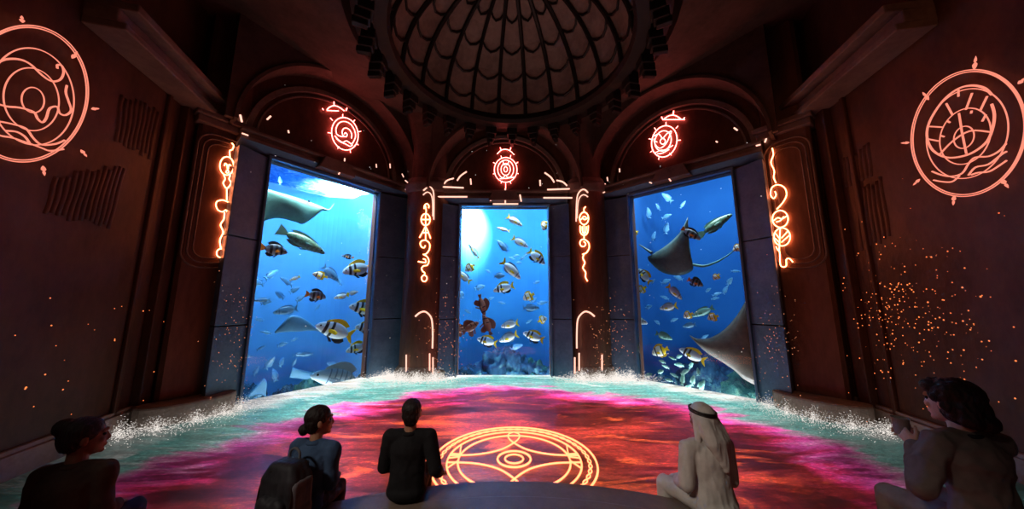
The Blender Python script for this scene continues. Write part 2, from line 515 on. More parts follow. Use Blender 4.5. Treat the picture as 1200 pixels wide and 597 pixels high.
# ------------------------------------------------------------------ floor, with the projected nebula light put into its own emission
def floor_material():
    t = NT('projected_nebula_floor')
    co = t.coord()
    sep = t.n('ShaderNodeSeparateXYZ'); t.l(co, sep.inputs[0])
    x, y = sep.outputs[0], sep.outputs[1]
    dx = t.math('SUBTRACT', x, 0.05)
    dy = t.math('SUBTRACT', y, 3.6)
    r = t.math('SQRT', t.math('ADD', t.math('MULTIPLY', dx, dx), t.math('MULTIPLY', dy, dy)))
    big = t.noise(0.42, 3, 0.5, t.scaled(co, (0.8, 1.25, 1), (3.1, 0.7, 0)), 0.6)
    med = t.noise(1.1, 5, 0.62, t.scaled(co, (0.55, 1.3, 1), (1.7, 5.2, 0)), 1.2)
    streak = t.noise(3.0, 6, 0.7, t.scaled(co, (0.5, 2.6, 1)), 0.8)
    grain = t.noise(26, 3, 0.85, t.scaled(co, (0.5, 1.3, 1)))
    rr = t.math('ADD', r, t.math('ADD', t.math('MULTIPLY', t.math('SUBTRACT', big, 0.5), 2.6), t.math('MULTIPLY', t.math('SUBTRACT', med, 0.5), 2.3)))
    k = t.math('DIVIDE', rr, 8.0)
    L = lambda a, b, c: srgb(a, b, c)
    ring = t.ramp(k, [(0.0, L(150, 84, 30)), (0.12, L(128, 48, 26)), (0.26, L(118, 34, 30)), (0.37, L(172, 52, 40)), (0.43, L(120, 30, 36)),
                      (0.49, L(124, 28, 34)), (0.545, L(206, 44, 96)), (0.60, L(240, 84, 176)), (0.63, L(232, 140, 186)), (0.665, L(126, 172, 164)),
                      (0.76, L(84, 158, 150)), (0.81, L(150, 186, 180)), (0.86, L(206, 206, 198)), (1.0, L(90, 84, 80))])
    # dark smoke and orange wisps of the picture
    dark = t.ramp(t.noise(0.75, 5, 0.62, t.scaled(co, (0.5, 1.5, 1), (4.4, 1.1, 0)), 0.9), [(0.43, (0.07, 0.05, 0.05, 1)), (0.57, (1.15, 1.15, 1.15, 1))])
    darkfac = t.ramp(k, [(0.0, (0.75, 0.75, 0.75, 1)), (0.58, (0.8, 0.8, 0.8, 1)), (0.7, (0.15, 0.15, 0.15, 1))])
    c1 = t.mix(darkfac, ring, t.mix(1.0, ring, dark, 'MULTIPLY'))
    wis = t.ramp(t.noise(0.9, 4, 0.6, t.scaled(co, (0.5, 1.5, 1), (8.3, 2.2, 0)), 1.6), [(0.55, (0, 0, 0, 1)), (0.66, (1, 1, 1, 1))])
    wf = t.mix(1.0, wis, t.ramp(k, [(0.0, (0.35, 0.35, 0.35, 1)), (0.4, (1, 1, 1, 1)), (0.52, (0.4, 0.4, 0.4, 1)), (0.6, (0, 0, 0, 1))]), 'MULTIPLY')
    c2 = t.mix(wf, c1, L(232, 92, 48))
    st = t.ramp(streak, [(0.3, (0.5, 0.5, 0.5, 1)), (0.7, (1.35, 1.35, 1.35, 1))])
    pale = t.ramp(t.noise(1.3, 5, 0.65, t.scaled(co, (0.45, 1.7, 1), (2.2, 9.1, 0)), 1.4), [(0.56, (0, 0, 0, 1)), (0.72, (0.8, 0.8, 0.8, 1))])
    pf = t.mix(1.0, pale, t.ramp(k, [(0.5, (0, 0, 0, 1)), (0.58, (0.7, 0.7, 0.7, 1)), (0.8, (1, 1, 1, 1))]), 'MULTIPLY')
    c2 = t.mix(pf, c2, t.ramp(k, [(0.55, L(255, 150, 210)), (0.68, L(240, 226, 222))]))
    c3 = t.mix(1.0, c2, st, 'MULTIPLY')
    gr = t.ramp(grain, [(0.3, (0.45, 0.45, 0.45, 1)), (0.55, (0.95, 0.95, 0.95, 1)), (0.72, (2.0, 2.0, 2.0, 1))])
    c4 = t.mix(1.0, c3, gr, 'MULTIPLY')
    # the picture ends towards the seats and the side walls
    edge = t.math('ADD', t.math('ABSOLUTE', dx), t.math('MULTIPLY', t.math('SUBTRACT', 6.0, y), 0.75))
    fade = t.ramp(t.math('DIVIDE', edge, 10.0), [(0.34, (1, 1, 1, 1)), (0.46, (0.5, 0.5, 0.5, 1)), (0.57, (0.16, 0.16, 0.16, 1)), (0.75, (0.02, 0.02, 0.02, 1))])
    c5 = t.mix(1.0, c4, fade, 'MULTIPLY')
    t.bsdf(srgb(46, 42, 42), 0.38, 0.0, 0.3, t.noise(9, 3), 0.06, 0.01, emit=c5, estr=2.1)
    return t.m
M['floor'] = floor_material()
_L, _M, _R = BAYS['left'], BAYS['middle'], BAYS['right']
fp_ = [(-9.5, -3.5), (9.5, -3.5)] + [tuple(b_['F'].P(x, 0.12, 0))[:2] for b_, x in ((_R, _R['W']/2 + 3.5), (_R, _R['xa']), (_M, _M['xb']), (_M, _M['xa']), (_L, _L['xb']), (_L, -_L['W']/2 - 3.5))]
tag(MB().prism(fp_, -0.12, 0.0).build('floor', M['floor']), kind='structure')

# ------------------------------------------------------------------ ceiling and ribbed dome
DC, DR, DZ = (0.0, 6.5), 2.75, 8.0
c = MB()
n = 64
vs = []
for rad, z in ((DR, DZ), (DR+0.25, DZ+0.15), (6.5, 8.75), (12.5, 9.35)):
    vs += [(DC[0] + rad*math.cos(2*PI*k/n), DC[1] + rad*math.sin(2*PI*k/n), z) for k in range(n)]
c.add(vs, [(j*n+k, j*n+(k+1) % n, (j+1)*n+(k+1) % n, (j+1)*n+k) for j in range(3) for k in range(n)])
tag(c.build('ceiling', M['vault']), kind='structure')
dome = empty('ceiling_dome', (DC[0], DC[1], DZ), kind='structure')
def dome_pt(a, e, off=0.0):
    r = (DR - off) * math.cos(e); h = (2.6 - off) * math.sin(e)
    return Vector((DC[0] + r*math.cos(a), DC[1] + r*math.sin(a), DZ + 0.05 + h))
d = MB()
d.lathe([((DR)*math.cos(PI/2*i/12), 2.6*math.sin(PI/2*i/12) + 0.05) for i in range(12)] + [(0.02, 2.65)], (DC[0], DC[1], DZ), 64, caps=False)
d.build('shell', M['domepanel'], dome)
for k in range(20):
    a = 2*PI*(k + 0.5)/20
    MB().tube([dome_pt(a, PI/2*0.97*i/12, 0.04) for i in range(13)], 0.06, 6).build('rib', M['rib'], dome)
for e in (0.22, 0.5, 0.78, 1.08, 1.3):
    # scalloped web rings between the ribs
    pts = []
    for k in range(20):
        for j in range(4):
            pts.append(dome_pt(2*PI*(k + j/4 + 0.5)/20, e - 0.09*math.sin(PI*j/4), 0.04))
    MB().tube(pts, 0.032, 6, True).build('web_ring', M['rib'], dome)
MB().lathe([(DR-0.12, -0.1), (DR-0.06, -0.2), (DR+0.2, -0.24), (DR+0.28, -0.1), (DR+0.6, -0.12), (DR+0.8, 0.1), (DR+0.78, 0.3), (DR-0.02, 0.12), (DR-0.12, -0.1)], (DC[0], DC[1], DZ), 64, caps=False).build('rim', M['rib'], dome)
for k in range(28):
    a = 2*PI*k/28
    p = Vector((DC[0] + (DR+0.3)*math.cos(a), DC[1] + (DR+0.3)*math.sin(a), DZ-0.28))
    rot = Matrix.Rotation(a, 3, 'Z')
    mb = MB()
    for (xx, zz, hw, hh) in ((0.0, 0.0, 0.16, 0.16), (0.05, -0.22, 0.11, 0.1), (0.09, -0.36, 0.06, 0.07)):
        vs0 = [(sx*0.14 + xx, sy*hw, sz*hh + zz) for sz in (-1, 1) for sx, sy in ((-1, -1), (1, -1), (1, 1), (-1, 1))]
        mb.add([p + rot @ Vector(q) for q in vs0], [(0,3,2,1),(4,5,6,7),(0,1,5,4),(1,2,6,5),(2,3,7,6),(3,0,4,7)])
    mb.build('corbel', M['rib'], dome, bevel=0.02)

# stepped keystone brackets at the crown of the two side arches
for side, (u, v) in (('left', (394, 18)), ('right', (797, 34))):
    F = BAYS[side]['F']
    x, y, z = F.loc(F.px(u, v, -0.9))
    k = MB()
    k.box((x-0.42, -1.25, z-0.42), (x+0.42, -0.6, z-0.02), F).box((x-0.36, -1.1, z+0.04), (x+0.36, -0.6, z+0.36), F)
    k.box((x-0.32, -1.0, z+0.42), (x+0.32, -0.6, z+0.75), F).box((x-0.46, -1.3, z-0.5), (x+0.46, -0.6, z-0.44), F)
    tag(k.build('trim_%d' % (10 if side == 'left' else 11), M['stone_grey'], bevel=0.02), kind='structure')

# ------------------------------------------------------------------ side walls: cornice, pilasters, grooved relief panels
def wl(side, u, v, off=0.0):
    Fs = SIDE[side]
    s = 1 if side == 'left' else -1
    return Fs.px(u, v, s*off)
def side_box(side, a, b):
    """box in side-wall coordinates: along, out from the wall, height"""
    s = 1 if side == 'left' else -1
    y0, y1 = sorted((a[1]*s, b[1]*s))
    return ((a[0], y0, a[2]), (b[0], y1, b[2]))
for side in ('left', 'right'):
    Fs = SIDE[side]
    m = MB()
    m.box(*side_box(side, (-0.3, 0.0, 6.28), (2.4, 0.52, 6.4)), Fs).box(*side_box(side, (-0.3, 0.0, 6.4), (2.4, 0.4, 6.62)), Fs).box(*side_box(side, (-0.3, 0.0, 6.62), (2.4, 0.62, 6.75)), Fs)
    tag(m.build('trim_%d' % (12 if side == 'left' else 13), M['stone_grey'], bevel=0.02), kind='structure')
    m = MB()
    m.box(*side_box(side, (0.05, 0.0, 0.0), (0.32, 0.14, 6.3)), Fs).box(*side_box(side, (0.62, 0.0, 0.0), (0.70, 0.06, 6.3)), Fs)
    tag(m.build('trim_%d' % (14 if side == 'left' else 15), M['stone'], bevel=0.015), kind='structure')
    m = MB()
    m.box(*side_box(side, (-0.4, 0.0, 0.0), (8.3, 0.1, 0.3)), Fs).box(*side_box(side, (-0.4, 0.0, 0.3), (8.3, 0.06, 0.36)), Fs)
    tag(m.build('baseboard_' + side, M['plinth'], bevel=0.01), kind='structure')

def relief(side, quads, label):
    root = None
    Fs = SIDE[side]
    s = 1 if side == 'left' else -1
    for (quad, nb) in quads:
        P = [Vector(Fs.loc(wl(side, u, v))) for u, v in quad]      # top-left, top-right, bottom-right, bottom-left
        if root is None:
            root = empty('grooved_relief', Fs.P(P[0].x, 0, P[0].z), label, 'wall relief')
        m = MB()
        for k in range(nb):
            t0 = (k + 0.5)/nb
            a = P[0].lerp(P[1], t0); b2 = P[3].lerp(P[2], t0)
            pts = []
            j0 = random.uniform(0, 0.12); j1 = random.uniform(0.88, 1)
            for j in range(9):
                q = a.lerp(b2, j0 + (j1-j0)*j/8)
                pts.append(Fs.P(q.x + 0.008*math.sin(j*0.9 + k*0.5), -s*0.012, q.z))
            m.tube(pts, 0.036, 6)
        m.build('fluting', M['stone'], root, smooth=True)
relief('left', [([(140, 108), (188, 128), (176, 188), (132, 172)], 9), ([(62, 205), (150, 190), (128, 272), (48, 254)], 13)], 'grooved relief of vertical ribs on the left wall below the big glowing emblem')
relief('right', [([(986, 186), (1020, 166), (1024, 208), (990, 222)], 7), ([(1000, 216), (1034, 206), (1046, 278), (1008, 300)], 7)], 'grooved relief of vertical ribs on the right wall beside the big glowing emblem')

# ------------------------------------------------------------------ seating: curved bench and the two raised end seats
BC, BR = (0.0, -0.57), 4.1
bench = empty('curved_bench', (0, 3.3, 0), 'long dark curved bench across the bottom of the photo that the visitors sit on', 'bench')
a0, a1 = math.radians(54), math.radians(126)
MB().lathe([(3.30, 0.34), (4.06, 0.34), (4.1, 0.36), (4.1, 0.40), (4.07, 0.42), (3.82, 0.422), (3.80, 0.428), (3.34, 0.43), (3.30, 0.41), (3.30, 0.34)], (BC[0], BC[1], 0), 72, a0=a0, a1=a1).build('seat', M['bench'], bench)
MB().lathe([(3.42, 0.0), (3.95, 0.0), (3.95, 0.34), (3.42, 0.34), (3.42, 0.0)], (BC[0], BC[1], 0), 72, a0=a0, a1=a1).build('plinth', M['stone'], bench)
for (lab, x0, x1, y0, y1, zt) in (('raised dark seat block at the far left end under the girl with the hair bun', -4.6, -2.55, 1.3, 2.46, 0.58), ('raised dark seat block at the far right end under the woman holding a cup', 2.4, 4.6, 1.1, 2.03, 0.87)):
    e = empty('seat_block', ((x0+x1)/2, (y0+y1)/2, 0), lab, 'seat')
    MB().box((x0, y0, zt-0.07), (x1, y1, zt)).build('seat', M['bench'], e, bevel=0.02)
    MB().box((x0+0.06, y0+0.06, 0), (x1-0.06, y1-0.08, zt-0.07)).build('base', M['stone'], e, bevel=0.01)

# ------------------------------------------------------------------ neon
def px_path(plane, pts, closed=False, n=4, straight=False):
    p = [plane(u, v) for u, v in pts]
    return p if straight else smooth_path(p, closed, n)
def ell(cx, cy, rx, ry, n=28, rot=0.0, a0=0.0, a1=2*PI):
    full = abs(a1-a0-2*PI) < 1e-6
    m = n if full else n + 1
    out = []
    for k in range(m):
        a = a0 + (a1-a0)*k/n
        x, y = rx*math.cos(a), ry*math.sin(a)
        out.append((cx + x*math.cos(rot) - y*math.sin(rot), cy + x*math.sin(rot) + y*math.cos(rot)))
    return out
def neon(name, plane, paths, r, mat, parent, zoom=None):
    """one part made of glass tubes; each path = (points, closed, straight); zoom = (x0, y0, scale) of the crop the points were read from"""
    m = MB()
    for pts, closed, straight in paths:
        if zoom: pts = [(zoom[0] + x/zoom[2], zoom[1] + y/zoom[2]) for x, y in pts]
        m.tube(px_path(plane, pts, closed, 4, straight), r, 6, closed)
    return m.build(name, mat, parent, smooth=True)

fl = lambda s, off: (lambda u, v: FACE[s].px(u, v, off))
# column signs on the four pillars
def pil_plane(side):
    y = PIL[side][1] - PIL[side][3] - 0.03
    return lambda u, v: at_y(u, v, y)
z = (475, 205, 4.42); pl = pil_plane('left')
g = empty('neon_sign', pl(497, 330), 'tall glowing column of symbols on the pillar left of the middle window', 'neon sign', 'neon columns on the pillars')
neon('arch_strip', pl, [([(93,82),(108,70),(125,62),(138,72),(146,92),(148,150),(147,232)], False, False)], 0.022, M['strip'], g, z)
neon('arch_strip', pl, [([(92,105),(104,94),(116,90),(130,98),(139,120),(142,160),(142,215)], False, False)], 0.017, M['strip'], g, z)
neon('hook', pl, [([(97,176),(99,160),(110,150),(121,158),(121,172)], False, False), ([(103,160),(108,185),(106,204)], False, False)], 0.0145, M['neon'], g, z)
neon('crossed_circle', pl, [(ell(105,232,23,30), True, False), ([(105,202),(105,262)], False, True), ([(82,232),(128,232)], False, True)], 0.0145, M['neon'], g, z)
neon('pointed_letter', pl, [([(73,326),(92,292),(105,264),(117,292),(131,330)], False, True), ([(90,300),(120,300)], False, True), ([(105,262),(105,340)], False, True)], 0.0145, M['neon'], g, z)
neon('spiral', pl, [([(103,366),(98,378),(84,374),(77,356),(86,342),(106,340),(124,354),(126,380),(114,404),(98,414)], False, False)], 0.0145, M['neon'], g, z)
neon('loop', pl, [([(92,412),(112,424),(122,446),(114,468),(96,472),(84,484),(90,500),(100,508),(98,520)], False, False), ([(66,450),(84,453),(104,456)], False, False), ([(92,436),(104,440),(106,456)], False, False)], 0.0145, M['neon'], g, z)
neon('ring', pl, [(ell(98,537,14,16), True, False)], 0.0145, M['neon'], g, z)
z = (665, 205, 4.42); pl = pil_plane('right')
g = empty('neon_sign', pl(685, 330), 'tall glowing column of symbols on the pillar right of the middle window', 'neon sign', 'neon columns on the pillars')
neon('arch_strip', pl, [([(106,93),(94,80),(80,76),(64,86),(52,108),(47,150),(45,242)], False, False)], 0.022, M['strip'], g, z)
neon('arch_strip', pl, [([(106,115),(94,106),(80,104),(66,114),(57,134),(53,165),(50,226)], False, False)], 0.017, M['strip'], g, z)
neon('hook', pl, [([(95,166),(86,174),(86,194)], False, False)], 0.0145, M['neon'], g, z)
neon('barred_circle', pl, [(ell(86,226,23,32), True, False), ([(64,236),(78,226),(90,232),(108,222)], False, False), ([(76,222),(88,216),(98,222)], False, False)], 0.0145, M['neon'], g, z)
neon('trident', pl, [([(65,264),(68,300),(86,314),(104,300),(108,264)], False, False), ([(76,268),(78,296),(86,304),(95,296),(97,268)], False, False), ([(86,258),(86,332)], False, True)], 0.0135, M['neon'], g, z)
neon('spiral', pl, [([(84,346),(94,356),(88,370),(72,370),(64,352),(74,336),(94,338),(110,354),(112,380),(98,404),(78,412)], False, False)], 0.0145, M['neon'], g, z)
neon('wave', pl, [([(86,410),(80,432),(90,456),(80,482),(94,506),(93,530),(104,551)], False, False)], 0.0145, M['neon'], g, z)
pl = fl('left', -0.09); z = (230, 120, 2.6)
g = empty('neon_sign', pl(258, 300), 'glowing column of symbols on the pillar left of the left window', 'neon sign', 'neon columns on the pillars')
neon('strip', pl, [([(134,38),(139,60)], False, True)], 0.02, M['strip'], g, z)
neon('strip', pl, [([(122,62),(130,82)], False, True)], 0.02, M['strip'], g, z)
neon('hook', pl, [([(108,124),(114,132),(110,144),(102,148),(103,168)], False, False)], 0.0105, M['neon'], g, z)
neon('mask', pl, [(ell(93,194,21,28), True, False), ([(86,194),(88,186),(94,192),(96,206),(100,190),(106,194)], False, False), (ell(95,212,4,4,8), True, False)], 0.0105, M['neon'], g, z)
neon('twist', pl, [([(84,222),(88,234),(82,246),(90,262)], False, False), ([(104,222),(100,234),(106,246),(96,262)], False, False), ([(93,260),(93,298)], False, True)], 0.0105, M['neon'], g, z)
neon('beast', pl, [([(103,294),(103,330),(94,334),(90,328),(80,334),(66,328),(60,314),(64,302),(80,298),(92,302),(103,306)], False, False)], 0.0105, M['neon'], g, z)
neon('wave', pl, [([(86,336),(84,356),(74,374),(82,396),(72,420),(75,446)], False, False)], 0.0105, M['neon'], g, z)
neon('ring', pl, [(ell(74,460,12,13), True, False)], 0.0105, M['neon'], g, z)
pl = fl('right', -0.09); z = (870, 130, 2.84)
g = empty('neon_sign', pl(920, 310), 'glowing column of symbols on the pillar right of the right window', 'neon sign', 'neon columns on the pillars')
neon('strip', pl, [([(72,58),(66,82)], False, True)], 0.02, M['strip'], g, z)
neon('strip', pl, [([(82,84),(75,105)], False, True)], 0.02, M['strip'], g, z)
neon('wave', pl, [([(99,124),(103,146),(95,172),(106,200),(104,222),(112,240)], False, False)], 0.0105, M['neon'], g, z)
neon('spiral', pl, [([(108,268),(112,280),(104,292),(94,280),(98,256),(118,246),(140,256),(147,280),(134,306),(114,328)], False, False)], 0.0105, M['neon'], g, z)
neon('barred_circle', pl, [(ell(126,360,26,28), True, False), ([(104,366),(118,356),(132,360),(150,348)], False, False), ([(112,370),(126,366),(138,352)], False, False)], 0.0105, M['neon'], g, z)
neon('striped_disc', pl, [(ell(132,420,27,30), True, False), ([(126,388),(122,470)], False, True), ([(110,408),(122,424)], False, True), ([(108,424),(122,438)], False, True), ([(130,424),(152,400)], False, True), ([(130,438),(157,414)], False, True)], 0.0105, M['neon'], g, z)
neon('hook', pl, [([(112,452),(118,464),(124,470),(126,510),(134,520),(146,516),(146,496),(156,492),(168,504)], False, False)], 0.0105, M['neon'], g, z)

# medallions over the three windows
def medallion(side, zoom, label, crown, bar, rings, rays, motif, mat, r):
    F = BAYS[side]['F']
    pl = lambda u, v: F.px(u, v, -0.12)
    zc = (zoom[0] + rings[0][0]/zoom[2], zoom[1] + rings[0][1]/zoom[2])
    g = empty('neon_emblem', pl(*zc), label, 'neon emblem', 'round neon emblems above the windows')
    neon('crown', pl, crown, r, mat, g, zoom)
    for (cx, cy, rx, ry, rot) in rings:
        neon('ring', pl, [(ell(cx, cy, rx, ry, 36, rot), True, False)], r, mat, g, zoom)
    for a in rays:
        neon('ray', pl, [(list(a), False, True)], r*0.8, mat, g, zoom)
    neon('motif', pl, motif, r, mat, g, zoom)
    return g
medallion('left', (370, 110, 7.46), 'round neon emblem with a spiral glowing above the left window',
    [([(98,140),(120,118),(160,104),(205,118),(250,150)], False, False), ([(160,70),(160,100)], False, True), ([(58,128),(68,142)], False, True), ([(274,124),(264,148)], False, True), ([(98,146),(200,150)], False, True)], None,
    [(255,350,114,144,-0.25)], [((236,178),(236,205)), ((128,212),(148,234)), ((342,228),(328,246)), ((395,328),(375,332)), ((372,448),(356,434)), ((192,478),(205,462)), ((304,515),(300,494)), ((106,340),(134,344))],
    [([(250,352),(262,340),(276,360),(258,376),(236,360),(232,326),(252,300),(290,310),(314,350),(312,390)], False, False), ([(180,345),(178,300),(205,255),(250,242),(300,262),(335,310),(348,370),(330,420),(310,440)], False, False), ([(180,350),(215,372),(270,376)], False, False), ([(166,366),(196,400),(235,424),(270,412),(310,440)], False, False), ([(180,390),(215,420),(262,440),(300,460),(322,446)], False, False)], M['neon_pink'], 0.013)
medallion('middle', (560, 160, 6.63), 'round neon emblem of concentric rings glowing above the middle window',
    [([(150,136),(180,108),(215,100),(250,112),(282,142)], False, False), ([(174,86),(180,106)], False, True), ([(256,86),(250,106)], False, True)], None,
    [(216,260,88,96,0), (216,256,62,72,0)], [((180,150),(184,168)), ((256,146),(252,164)), ((120,202),(136,212)), ((312,200),(298,210)), ((118,292),(136,288)), ((316,290),(298,286)), ((180,364),(186,346)), ((256,366),(250,348)), ((216,356),(216,405))],
    [(ell(216,256,36,46,24), True, False), (ell(216,256,14,20,14), True, False), ([(196,190),(200,216),(216,222),(232,216),(238,192)], False, False), ([(170,330),(200,318),(216,300),(232,318),(284,316)], False, False), ([(170,330),(220,326),(284,318)], False, False)], M['neon_pink'], 0.0125)
medallion('right', (745, 110, 6.63), 'round neon emblem with a wave and rings glowing above the right window',
    [([(220,196),(252,174),(290,166),(325,178),(354,200)], False, False), ([(294,132),(291,160)], False, True), ([(200,180),(210,198)], False, True), ([(380,184),(368,200)], False, True), ([(210,201),(380,200)], False, True)], None,
    [(222,370,96,124,0.3)], [((235,220),(235,244)), ((145,264),(156,280)), ((328,250),(312,270)), ((348,360),(328,362)), ((276,478),(264,462)), ((178,512),(180,494)), ((114,454),(128,444)), ((102,350),(122,354))],
    [(ell(210,370,20,22,16), True, False), (ell(212,366,62,80,28,0.3), True, False), ([(142,330),(172,312),(190,322),(210,346),(240,312),(276,290),(262,330),(240,380),(206,416),(176,420),(150,390),(140,350)], False, False), ([(150,460),(190,440),(230,436),(290,400)], False, False), ([(168,468),(210,460),(260,432)], False, False), ([(156,370),(166,376)], False, True)], M['neon_pink'], 0.013)

# light strips of the cornices
def strips(side, label, zoom, segs, r=0.024):
    F = BAYS[side]['F']
    pl = lambda u, v: F.px(u, v, -0.42)
    m0 = segs[0][0]
    q = (zoom[0]+m0[0]/zoom[2], zoom[1]+m0[1]/zoom[2])
    g = empty('cornice_light', pl(*q), label, 'strip light')
    for s_ in segs:
        neon('strip', pl, [(s_, False, len(s_) == 2)], r, M['strip'], g, zoom)
strips('middle', 'group of short warm light strips along the cornice above the middle window', (470, 150, 3.316),
    [[(218,205),(232,186),(255,170)], [(165,222),(178,205),(205,196)], [(150,229),(243,233)], [(138,268),(257,268)], [(270,198),(272,220)],
     [(595,212),(582,192),(558,174)], [(645,225),(628,210),(604,204)], [(568,240),(655,237)], [(553,272),(665,272)], [(540,203),(541,225)],
     [(352,260),(348,284)], [(462,260),(467,286)], [(405,235),(405,294)], [(357,296),(455,296)]])
strips('left', 'few short warm light strips along the cornice above the left window', (230, 100, 2.987),
    [[(160,168),(182,176)], [(248,120),(261,108)], [(720,310),(726,322)], [(731,333),(760,357)], [(732,364),(762,384)], [(520,256),(519,266)], [(507,298),(498,312)], [(630,276),(631,288)], [(678,275),(679,290)], [(322,158),(324,167)]], 0.018)
strips('right', 'few short warm light strips along the cornice above the right window', (670, 100, 2.987),
    [[(645,212),(661,208)], [(568,149),(580,158)], [(92,358),(118,345)], [(92,383),(116,374)], [(335,320),(347,336)], [(124,322),(126,335)], [(167,292),(168,304)], [(272,340),(280,343)], [(403,298),(408,304)], [(505,196),(510,200)]], 0.018)

# arched niche lights at the foot of the pillars
pl = pil_plane('left'); z = (470, 300, 3.316)
g = empty('arch_light', pl(491, 437), 'arched light strip at the foot of the pillar left of the middle window', 'strip light')
neon('arch', pl, [([(55,236),(72,222),(92,217),(110,230),(120,252),(123,300),(122,360)], False, False)], 0.026, M['strip'], g, z)
for s_ in ([(20,385),(20,456)], [(111,380),(111,446)], [(124,395),(124,462)]):
    neon('strip', pl, [(s_, False, True)], 0.022, M['strip'], g, z)
pl = pil_plane('right')
g = empty('arch_light', pl(691, 437), 'arched light strip at the foot of the pillar right of the middle window', 'strip light')
neon('arch', pl, [([(752,236),(735,222),(715,217),(697,230),(686,252),(683,300),(683,360)], False, False)], 0.026, M['strip'], g, z)
for s_ in ([(781,385),(781,452)], [(692,378),(692,446)], [(675,395),(675,458)]):
    neon('strip', pl, [(s_, False, True)], 0.022, M['strip'], g, z)
for side, hook, foot, lab in (('left', [(254,370),(258,362),(260,361),(260,369)], [(239,470),(243,462)], 'small curved light hook low on the pillar left of the left window'),
                         ('right', [(917,361),(913,362),(911,367),(912,373)], [(929,468),(931,462)], 'small curved light hook low on the pillar right of the right window')):
    pl = fl(side, -0.07)
    g = empty('hook_light', pl(*hook[0]), lab, 'strip light')
    neon('tube', pl, [(hook, False, False)], 0.03, M['strip'], g)

# big emblems on the side walls
def spear(plane, m, tip, base):
    """ray of the emblem: a small spear head on a stem"""
    a, b = plane(*base), plane(*tip)
    d = b - a
    m.tube([a + d*t for t in (0, 0.2, 0.38, 0.55, 0.62, 0.78, 1.0)], 0, 6, taper=[0.005, 0.018, 0.022, 0.006, 0.014, 0.012, 0.002])
pl = lambda u, v: wl('left', u, v, 0.07); z = (0, 20, 3.06)
g = empty('neon_emblem', pl(28, 110), 'large round neon emblem with waves and rings on the left wall', 'neon emblem')
neon('outer_ring', pl, [(ell(90,275,226,246,60,0.2), True, False), (ell(90,275,219,239,60,0.2), True, False)], 0.0075, M['neon_dim'], g, z)
neon('middle_ring', pl, [(ell(115,285,148,176,48,-0.28), True, False)], 0.0075, M['neon_dim'], g, z)
neon('inner_ring', pl, [(ell(112,295,98,114,40,-0.3), True, False)], 0.007, M['neon_dim'], g, z)
neon('core_ring', pl, [(ell(118,298,40,46,28,-0.3), True, False)], 0.007, M['neon_dim'], g, z)
neon('wave', pl, [([(-60,190),(-20,170),(20,152),(70,152),(110,170),(150,208),(185,230),(215,225),(228,200),(222,175),(206,172),(206,185)], False, False)], 0.0115, M['neon_dim'], g, z)
neon('wave', pl, [([(-40,300),(20,320),(70,325),(120,340),(135,365),(152,378),(166,362),(178,328),(205,322),(214,345),(235,352),(255,335),(245,300),(236,270),(240,245)], False, False)], 0.0115, M['neon_dim'], g, z)
neon('wave', pl, [([(-50,370),(0,375),(60,388),(95,402),(120,435),(150,458),(200,455),(232,442)], False, False)], 0.011, M['neon_dim'], g, z)
neon('wave', pl, [([(-50,400),(0,425),(40,432),(80,445),(110,455),(150,470),(180,480),(228,474)], False, False)], 0.011, M['neon_dim'], g, z)
neon('wave', pl, [([(20,408),(60,412),(90,430),(106,452)], False, False)], 0.011, M['neon_dim'], g, z)
for tip, base in (((78,-5),(80,20)), ((278,124),(258,148)), ((356,328),(328,330)), ((312,502),(290,476)), ((160,570),(154,534)), ((-70,520),(-58,490)), ((-150,300),(-124,298)), ((-110,90),(-88,108))):
    m = MB(); spear(pl, m, (z[0]+tip[0]/z[2], z[1]+tip[1]/z[2]), (z[0]+base[0]/z[2], z[1]+base[1]/z[2])); m.build('ray', M['neon_dim'], g)
pl = lambda u, v: wl('right', u, v, 0.07); z = (1050, 60, 3.227)
g = empty('neon_emblem', pl(1133, 155), 'large round neon emblem with a wheel and waves on the right wall', 'neon emblem')
neon('outer_ring', pl, [(ell(275,310,205,238,60,0.42), True, False), (ell(275,310,212,245,60,0.42), True, False)], 0.0075, M['neon_dim'], g, z)
neon('middle_ring', pl, [(ell(270,312,148,176,48,0.5), True, False)], 0.007, M['neon_dim'], g, z)
neon('wheel_ring', pl, [(ell(262,322,90,112,40,0.55), True, False)], 0.007, M['neon_dim'], g, z)
neon('hub_ring', pl, [(ell(257,326,36,44,24,0.55), True, False)], 0.007, M['neon_dim'], g, z)
neon('rim', pl, [([(362,200),(372,240),(366,290),(345,340),(300,378),(250,398),(190,402),(140,376),(118,330),(122,280),(150,225),(190,175),(240,140),(290,130),(335,140),(362,165)], False, False)], 0.013, M['neon_dim'], g, z)
neon('spokes', pl, [([(238,235),(250,310),(266,388)], False, True), ([(168,388),(215,340),(280,302),(358,306)], False, False), ([(190,198),(214,242)], False, True), ([(288,158),(264,222)], False, True), ([(345,170),(318,226)], False, True), ([(128,285),(178,288)], False, True), ([(118,332),(160,340)], False, True), ([(236,146),(236,172)], False, True), ([(340,240),(326,266)], False, True), ([(286,225),(284,236)], False, True), ([(195,265),(204,270)], False, True), ([(170,320),(182,324)], False, True)], 0.011, M['neon_dim'], g, z)
neon('wave', pl, [([(136,455),(170,468),(210,474),(250,462),(275,425),(300,402),(350,398),(390,378),(416,350)], False, False)], 0.011, M['neon_dim'], g, z)
neon('wave', pl, [([(142,488),(175,494),(212,494),(240,472)], False, False)], 0.011, M['neon_dim'], g, z)
neon('wave', pl, [([(274,470),(300,440),(350,428),(400,390),(418,380)], False, False)], 0.011, M['neon_dim'], g, z)
neon('wave', pl, [([(285,468),(310,460),(350,456),(380,440),(418,414)], False, False)], 0.011, M['neon_dim'], g, z)
